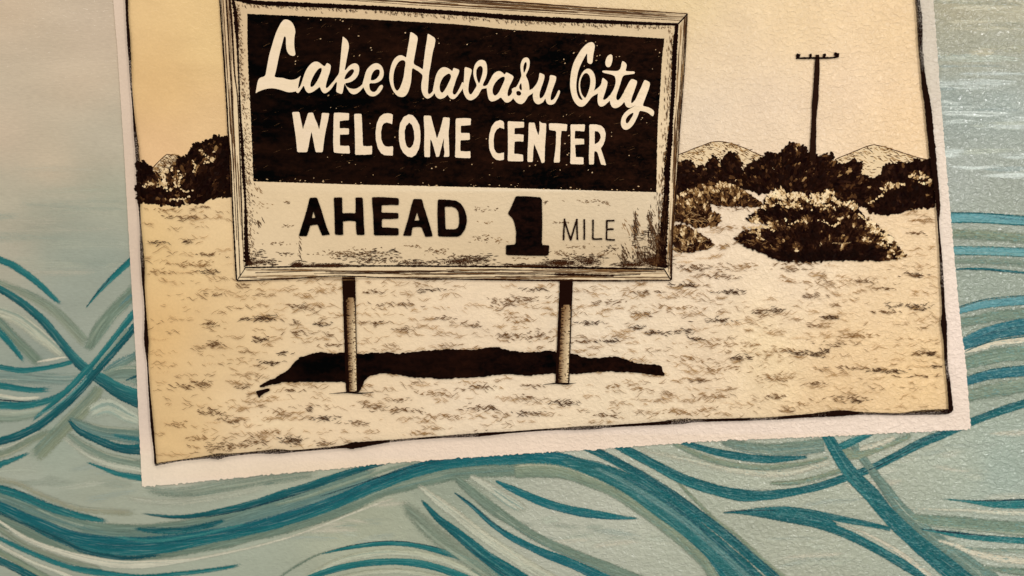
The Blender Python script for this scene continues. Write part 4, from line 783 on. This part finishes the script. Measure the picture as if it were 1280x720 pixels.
for k in range(330):
    x = U(314, 822); y = U(30, 232)
    if not inside(x, y, pd): continue
    a = -.35+U(-.3, .3); l = U(1.5, 5); f_ = U(.18, .6); line(m, [(x, y, .3), (x+math.cos(a)*l, y+math.sin(a)*l, U(.4, .8)), (x+math.cos(a)*l*2, y+math.sin(a)*l*2, .3)], h+U(0, 3e-5), (60+f_*60, 40+f_*46, 22+f_*34, U(.3, .55)))
for k in range(32):
    x = U(316, 822); yb_ = interp([(317,227),(445,231),(640,235.5),(820,240.5)], x); y = yb_-abs(random.gauss(0, 3)); dab(m, x, y, U(.35, .8), h+U(0, 3e-5), (196,164,122,1.), U(1, 2.4), 0)
oo = m.build('paint_flecks', INK, board); tag(oo, kind='stuff'); upc(3)

# ------------------------------------------------------------------ lettering
def letter(ox, oy, s, outer, holes=(), mat=None, c=(230, 208, 174), it=1, amp=.14, q=.22):
    f = lambda P: [(ox+x/s, oy+y/s) for x, y in P]
    cf = (lambda x, y: jit_c(c, x, y)) if mat is CREAM else c
    return poly('letter', mat, f(outer), [f(hh) for hh in holes], cf, board, amp, it, 1.1, .55, q)
def jit_c(c, x, y): k = mnoise.noise(Vector((x*.12, y*.12, 1)))*6; return (c[0]+k, c[1]+k-1, c[2]+k*1.6)
def SL(ox, oy, outer, *holes): return letter(ox, oy, 10., outer, holes, CREAM, (232, 210, 176), 2, .08, .25)
SL(320,20,[(5,968),(20,880),(35,810),(60,777),(110,767),(130,742),(137,700),(155,600),(175,490),(205,390),(235,290),(262,210),(300,130),(340,68),(372,51),(420,60),(462,92),(490,145),(502,215),(491,250),(485,330),(487,400),(497,460),(504,492),(480,509),(440,503),(405,472),(388,420),(382,350),(384,300),(380,268),(360,264),(350,300),(330,380),(305,470),(282,580),(262,680),(245,740),(240,772),(300,780),(340,780),(400,800),(455,809),(510,797),(545,775),(569,749),(556,790),(543,850),(533,900),(530,945),(500,950),(440,963),(390,956),(330,935),(270,918),(210,909),(150,915),(90,931),(40,952),(10,972)])
SL(320,60,[(508,552),(530,515),(555,500),(580,440),(600,370),(630,290),(670,230),(720,184),(765,177),(800,190),(830,215),(862,240),(878,225),(888,198),(910,200),(938,220),(943,245),(930,310),(905,380),(885,450),(876,500),(895,512),(930,475),(970,430),(1010,375),(1035,340),(1035,400),(1000,440),(955,510),(910,556),(870,577),(840,564),(820,530),(805,490),(770,520),(720,556),(670,573),(640,557),(620,520),(605,472),(580,512),(555,552),(535,572),(515,564)],
 [(685,490),(690,440),(710,390),(740,330),(780,275),(815,253),(831,263),(827,300),(803,360),(773,420),(737,475),(705,498)])
SL(420,64,[(95,-174),(135,-142),(160,-105),(170,-50),(157,20),(142,100),(127,180),(113,246),(130,244),(160,200),(200,170),(245,157),(282,175),(299,220),(291,290),(261,342),(220,377),(170,400),(120,406),(125,430),(150,460),(200,478),(250,480),(300,455),(340,415),(355,440),(347,458),(312,502),(270,537),(225,549),(185,532),(155,492),(130,442),(113,410),(105,440),(95,500),(82,547),(40,530),(6,516),(15,450),(20,385),(-8,410),(0,365),(30,310),(48,270),(50,230),(60,150),(67,60),(74,-20),(84,-110),(90,-170)],
 [(108,355),(125,310),(155,265),(195,233),(225,233),(234,260),(212,300),(177,335),(135,360)])
SL(420,64,[(333,425),(350,370),(370,290),(395,230),(440,185),(490,157),(540,162),(582,200),(602,260),(601,310),(580,362),(540,392),(490,410),(423,405),(420,450),(435,500),(475,523),(510,505),(535,460),(560,431),(587,429),(594,455),(570,502),(530,547),(480,574),(430,569),(390,537),(365,492),(350,462),(338,450)],
 [(438,365),(445,320),(465,270),(500,236),(540,234),(555,255),(550,300),(520,345),(480,370),(450,374)])
SL(420,64,[(935,-234),(980,-210),(1029,-172),(1015,-80),(1000,0),(985,80),(970,165),(1000,185),(1050,210),(1088,237),(1092,220),(1100,140),(1112,50),(1125,-50),(1140,-130),(1147,-200),(1155,-210),(1200,-182),(1249,-150),(1237,-60),(1217,0),(1202,80),(1187,180),(1165,290),(1160,380),(1155,450),(1150,525),(1165,548),(1195,530),(1225,488),(1238,530),(1200,577),(1150,604),(1115,587),(1085,542),(1069,480),(1071,400),(1083,350),(1087,302),(1040,265),(1000,240),(958,214),(950,270),(947,350),(932,440),(907,520),(870,572),(820,583),(770,567),(720,512),(690,442),(671,370),(671,300),(684,230),(700,165),(735,100),(780,64),(820,57),(860,75),(880,92),(890,40),(905,-50),(920,-130),(930,-205)],
 [(760,502),(733,460),(720,390),(721,320),(735,240),(765,170),(800,130),(840,117),(870,133),(873,170),(861,240),(851,330),(827,410),(802,470),(775,502)])
SL(520,64,[(212,500),(222,450),(235,380),(255,300),(285,245),(330,208),(380,209),(425,233),(458,264),(470,214),(500,225),(547,241),(535,290),(507,350),(487,420),(465,480),(458,530),(475,552),(500,547),(530,500),(560,440),(585,380),(605,440),(577,492),(547,532),(500,592),(465,610),(430,597),(410,572),(398,548),(370,582),(320,605),(285,602),(250,572),(236,530),(222,545)],
 [(320,530),(298,490),(298,430),(320,370),(350,323),(400,288),(430,290),(442,320),(431,360),(402,420),(372,480),(340,523)])
SL(520,64,[(588,470),(600,380),(605,300),(608,202),(650,215),(703,233),(691,290),(671,360),(658,440),(654,500),(670,547),(695,547),(725,500),(750,462),(763,430),(735,370),(717,300),(721,230),(740,170),(780,124),(825,114),(867,130),(887,180),(892,260),(881,330),(852,390),(830,440),(870,445),(900,420),(900,470),(860,472),(820,480),(800,522),(770,572),(720,612),(675,624),(635,602),(605,552),(590,502)],
 [(785,410),(763,360),(751,290),(759,230),(790,193),(820,193),(839,225),(832,290),(813,350),(797,402)])
SL(520,64,[(880,455),(905,410),(935,350),(970,290),(1010,261),(1045,256),(1080,273),(1110,304),(1125,270),(1160,285),(1223,321),(1212,360),(1192,400),(1167,450),(1145,510),(1143,560),(1160,574),(1190,547),(1210,500),(1222,580),(1197,622),(1150,652),(1115,647),(1085,612),(1060,580),(1030,607),(980,632),(940,637),(910,612),(895,552),(886,480)],
 [(975,560),(955,520),(961,460),(985,408),(1030,358),(1070,330),(1105,326),(1113,350),(1096,400),(1062,470),(1032,530),(1000,562)])
SL(600,66,[(398,458),(430,441),(450,440),(480,390),(505,330),(520,290),(508,230),(504,170),(519,110),(545,74),(585,64),(613,84),(623,130),(613,200),(591,250),(569,290),(590,330),(607,380),(616,440),(616,480),(660,450),(675,505),(600,548),(580,592),(545,637),(505,652),(460,632),(430,597),(412,570),(390,592),(355,595),(350,560),(385,547),(405,512),(399,480)],
 [(545,264),(539,200),(550,143),(572,120),(585,138),(581,190),(562,242)],[(513,372),(481,445),(522,488),(523,430)],[(450,500),(465,485),(490,483),(512,500),(517,520),(505,540),(480,546),(458,532)])
SL(600,66,[(645,468),(690,420),(720,370),(738,310),(741,255),(775,270),(807,284),(801,340),(781,400),(755,470),(741,530),(745,577),(770,574),(800,540),(825,480),(850,400),(868,340),(870,286),(910,290),(952,303),(949,350),(927,410),(897,490),(880,560),(881,607),(915,592),(945,550),(970,490),(985,472),(1002,490),(987,540),(957,600),(927,647),(880,660),(840,647),(820,602),(818,572),(790,622),(760,642),(720,654),(685,632),(665,592),(658,540),(664,510)])
SL(700,40,[(370,136),(412,139),(433,175),(427,230),(411,300),(403,412),(340,402),(337,340),(338,268),(318,300),(285,360),(250,430),(225,500),(207,590),(199,680),(205,760),(225,820),(248,850),(272,858),(284,852),(255,810),(234,740),(229,680),(238,600),(270,520),(320,469),(370,466),(417,510),(440,580),(442,650),(431,720),(415,748),(470,705),(480,772),(400,812),(370,852),(330,902),(300,932),(260,944),(215,927),(170,872),(139,790),(124,700),(124,620),(134,520),(159,410),(204,320),(259,230),(320,164)],
 [(310,837),(270,790),(250,720),(248,640),(265,580),(300,524),(335,520),(366,550),(379,610),(371,690),(350,760),(325,817)])
SL(700,40,[(415,750),(455,720),(490,690),(512,660),(519,610),(530,577),(560,600),(594,631),(582,690),(562,760),(540,820),(533,852),(555,857),(590,832),(630,785),(642,848),(600,882),(560,922),(515,944),(480,927),(464,870),(469,800),(473,772),(430,795)])
SL(700,40,[(640,288),(656,320),(647,390),(627,440),(595,454),(567,430),(561,380),(580,325),(610,293)])
SL(700,40,[(778,365),(833,410),(823,460),(812,496),(870,501),(927,499),(932,529),(870,539),(800,546),(775,570),(760,620),(740,690),(714,760),(700,810),(698,852),(725,864),(755,832),(800,745),(815,860),(760,927),(710,957),(670,960),(635,932),(621,880),(618,835),(625,790),(660,740),(680,690),(693,640),(690,580),(670,550),(600,531),(540,519),(518,499),(545,489),(630,494),(700,498),(730,490),(755,460),(764,400)])
SL(700,40,[(785,770),(830,690),(860,630),(889,593),(925,603),(964,621),(947,680),(922,750),(892,830),(879,892),(900,897),(940,852),(970,780),(1000,720),(1035,640),(1050,605),(1085,618),(1122,640),(1112,700),(1082,780),(1052,860),(1025,932),(1070,940),(1120,955),(1167,990),(1172,1020),(1158,1064),(1130,1047),(1090,1012),(1030,996),(988,990),(971,1050),(937,1120),(902,1180),(850,1224),(800,1230),(770,1202),(754,1150),(764,1080),(800,1020),(860,970),(910,945),(953,907),(900,947),(850,957),(815,932),(803,880),(785,895)],
 [(820,1142),(814,1105),(840,1060),(880,1025),(917,1013),(907,1050),(882,1090),(852,1140),(830,1150)])
def BLK(ox, oy, outer, *holes): return letter(ox, oy, 10., outer, holes, CREAM, (230, 208, 176), 1, .16, .1)
BLK(360,130,[(60,108),(150,106),(165,180),(180,250),(195,325),(215,260),(238,190),(260,118),(320,115),(345,190),(375,255),(397,325),(410,260),(422,190),(432,118),(522,122),(510,200),(490,290),(470,390),(455,490),(440,608),(355,608),(340,540),(320,440),(302,350),(285,430),(265,530),(248,608),(125,608),(115,500),(100,370),(80,240)])
BLK(360,130,[(580,118),(640,115),(770,122),(768,208),(710,212),(652,220),(652,312),(700,308),(768,312),(768,385),(700,388),(655,388),(655,525),(700,528),(772,528),(782,625),(680,622),(580,612),(572,500),(575,300)])
BLK(360,130,[(832,130),(925,130),(932,250),(938,400),(942,530),(1000,535),(1058,528),(1055,635),(950,640),(845,640),(845,500),(840,300)])
BLK(360,130,[(1318,142),(1305,260),(1280,248),(1240,238),(1200,250),(1180,290),(1168,360),(1170,440),(1190,500),(1220,535),(1270,540),(1318,532),(1316,650),(1260,648),(1210,645),(1170,620),(1130,560),(1105,460),(1100,360),(1115,250),(1150,170),(1200,130),(1250,122),(1290,128)])
BLK(480,135,[(310,88),(360,95),(410,150),(445,220),(460,310),(458,420),(440,520),(400,590),(350,622),(300,610),(250,570),(210,500),(192,410),(190,300),(205,200),(250,120)],[(320,188),(355,220),(378,290),(385,390),(370,460),(340,500),(315,505),(285,480),(265,400),(262,300),(280,230)])
BLK(480,135,[(498,102),(590,103),(610,190),(635,280),(665,392),(700,290),(725,200),(745,122),(825,128),(820,220),(808,330),(815,450),(820,612),(750,618),(760,560),(748,470),(755,375),(725,480),(690,615),(655,615),(630,520),(605,430),(583,395),(580,500),(578,618),(510,618),(505,500),(510,300)])
BLK(480,135,[(898,138),(1000,132),(1090,138),(1083,220),(1020,225),(962,228),(962,318),(1030,318),(1072,320),(1076,402),(1010,408),(958,408),(955,545),(1020,548),(1080,545),(1083,632),(990,630),(890,625),(895,500),(898,300)])
BLK(600,140,[(300,140),(302,220),(280,210),(245,200),(210,225),(180,280),(170,370),(175,460),(200,510),(230,525),(270,518),(300,512),(300,600),(250,612),(200,600),(160,565),(120,480),(110,380),(118,290),(145,190),(190,130),(250,108),(285,120)])
BLK(600,140,[(345,120),(450,128),(550,130),(550,200),(490,205),(432,208),(430,285),(490,285),(545,290),(542,375),(490,372),(432,375),(425,528),(480,530),(538,540),(540,622),(440,622),(345,618),(350,480),(350,280)])
BLK(600,140,[(608,140),(680,140),(700,220),(728,300),(745,230),(742,120),(770,145),(828,150),(822,280),(810,440),(805,635),(770,645),(740,560),(705,470),(675,402),(665,500),(658,630),(592,628),(595,500),(605,300)])
BLK(600,140,[(860,148),(980,150),(1088,160),(1082,245),(1015,240),(1008,330),(1002,450),(995,636),(918,638),(935,520),(948,400),(950,242),(866,232)])
BLK(660,145,[(528,112),(620,112),(710,112),(702,200),(650,195),(585,190),(580,290),(640,290),(698,292),(700,358),(650,362),(585,365),(590,440),(595,520),(645,520),(690,522),(692,610),(610,608),(525,605),(530,450),(532,250)])
BLK(660,145,[(762,112),(850,112),(910,128),(950,165),(968,230),(958,310),(935,370),(905,410),(930,480),(955,560),(972,620),(910,612),(885,530),(865,460),(845,445),(825,450),(820,610),(760,612),(758,480),(765,300)],[(830,192),(870,200),(900,235),(905,280),(885,325),(850,350),(830,360)])
def DK(ox, oy, outer, *holes, s=10.): return letter(ox, oy, s, outer, holes, DARK, (24, 8, 4), 1, .16, .1)
DK(368,238,[(200,95),(290,92),(330,200),(370,330),(410,460),(452,555),(400,562),(355,568),(325,500),(300,430),(250,435),(205,445),(190,500),(165,575),(62,572),(90,480),(130,360),(165,240)],[(245,260),(270,345),(228,348)])
DK(368,238,[(498,92),(605,90),(605,180),(608,290),(690,285),(770,290),(772,180),(768,92),(860,92),(868,250),(875,420),(885,560),(785,560),(775,470),(775,390),(690,382),(615,392),(615,470),(618,560),(512,558),(510,400),(505,230)])
DK(368,238,[(975,90),(1040,85),(1120,88),(1310,100),(1310,188),(1200,185),(1095,190),(1095,280),(1200,282),(1305,285),(1305,355),(1200,362),(1100,360),(1098,465),(1200,468),(1308,475),(1308,565),(1150,565),(1000,565),(995,450),(990,300),(978,180)])
DK(480,238,[(372,110),(480,112),(500,200),(540,320),(580,450),(615,575),(520,585),(495,520),(472,462),(410,460),(360,468),(345,570),(242,570),(270,480),(310,350),(345,200)],[(418,275),(445,378),(385,380)])
DK(480,238,[(675,115),(800,120),(900,130),(960,165),(1005,230),(1035,320),(1038,400),(1015,490),(970,555),(930,582),(800,582),(678,578),(675,450),(670,300)],[(762,208),(850,208),(900,225),(930,270),(942,350),(940,420),(925,470),(890,488),(772,488),(768,350)])
DK(616,240,[(230,45),(340,45),(490,58),(495,300),(490,530),(565,535),(555,640),(340,638),(130,632),(132,532),(228,525),(232,400),(218,320),(200,270),(150,220),(190,140)],s=8.)['label'] = 'large black numeral 1 with a slab foot'
def thin(*segs):
    m = MB(); h = upc()
    for i, sg in enumerate(segs): line(m, [(616+x/8, 240+y/8, 2.1) for x, y in sg], h+i*8e-6, (30, 12, 6, 1.), .18, 1.3)
    upc(2); return m.build('letter', INK, board)
thin([(706,484),(709,400),(713,330),(716,268)],[(714,278),(745,380),(778,486)],[(776,486),(810,370),(842,270)],[(838,272),(840,370),(844,480)])
thin([(912,274),(913,380),(912,480)])
thin([(1000,278),(999,370),(998,470)],[(992,471),(1040,472),(1092,470)])
thin([(1138,284),(1136,380),(1134,480)],[(1134,289),(1175,289),(1214,288)],[(1138,376),(1175,374),(1206,374)],[(1132,478),(1175,479),(1218,481)])

# ------------------------------------------------------------------ ink border round the picture
random.seed(55)
def border(T, vertical, name='ink_border'):
    m = MB(); h = upc(); pts = [((b, a, c) if vertical else (a, b, c)) for a, b, c in T]
    P = crom(pts, 1.1); b0 = len(m.v)
    for i, p in enumerate(P):
        q0 = P[max(i-1, 0)]; q1 = P[min(i+1, len(P)-1)]; dx, dy = q1[0]-q0[0], q1[1]-q0[1]; l = math.hypot(dx, dy) or 1; nx_, ny_ = -dy/l, dx/l
        s = i*1.1; k = mnoise.noise(Vector((s*.018, 3.3, len(T)))); a = max(.62, min(1., .92-k*1.3+.25*mnoise.noise(Vector((s*.45, 8, 1)))))      # solid runs and dry-brushed runs
        for e in (-.5, -.2, .2, .5):
            wv = p[2]*(1+.22*mnoise.noise(Vector((s*.5, e*9, 1))))
            m.add(wp(p[0]+nx_*wv*e, p[1]+ny_*wv*e, h), (26, 10, 5, a if abs(e) < .4 else a))
    for i in range(len(P)-1):
        for j in range(3):
            a = b0+i*4+j; m.f.append((a, a+1, a+5, a+4)[::-1])
    return m.build(name, INK, card)
border(BL, True); border(BR, True); border(BB, False); border([(158,-48,3),(500,-46,4),(900,-47,3),(1142,-50,4)], False)
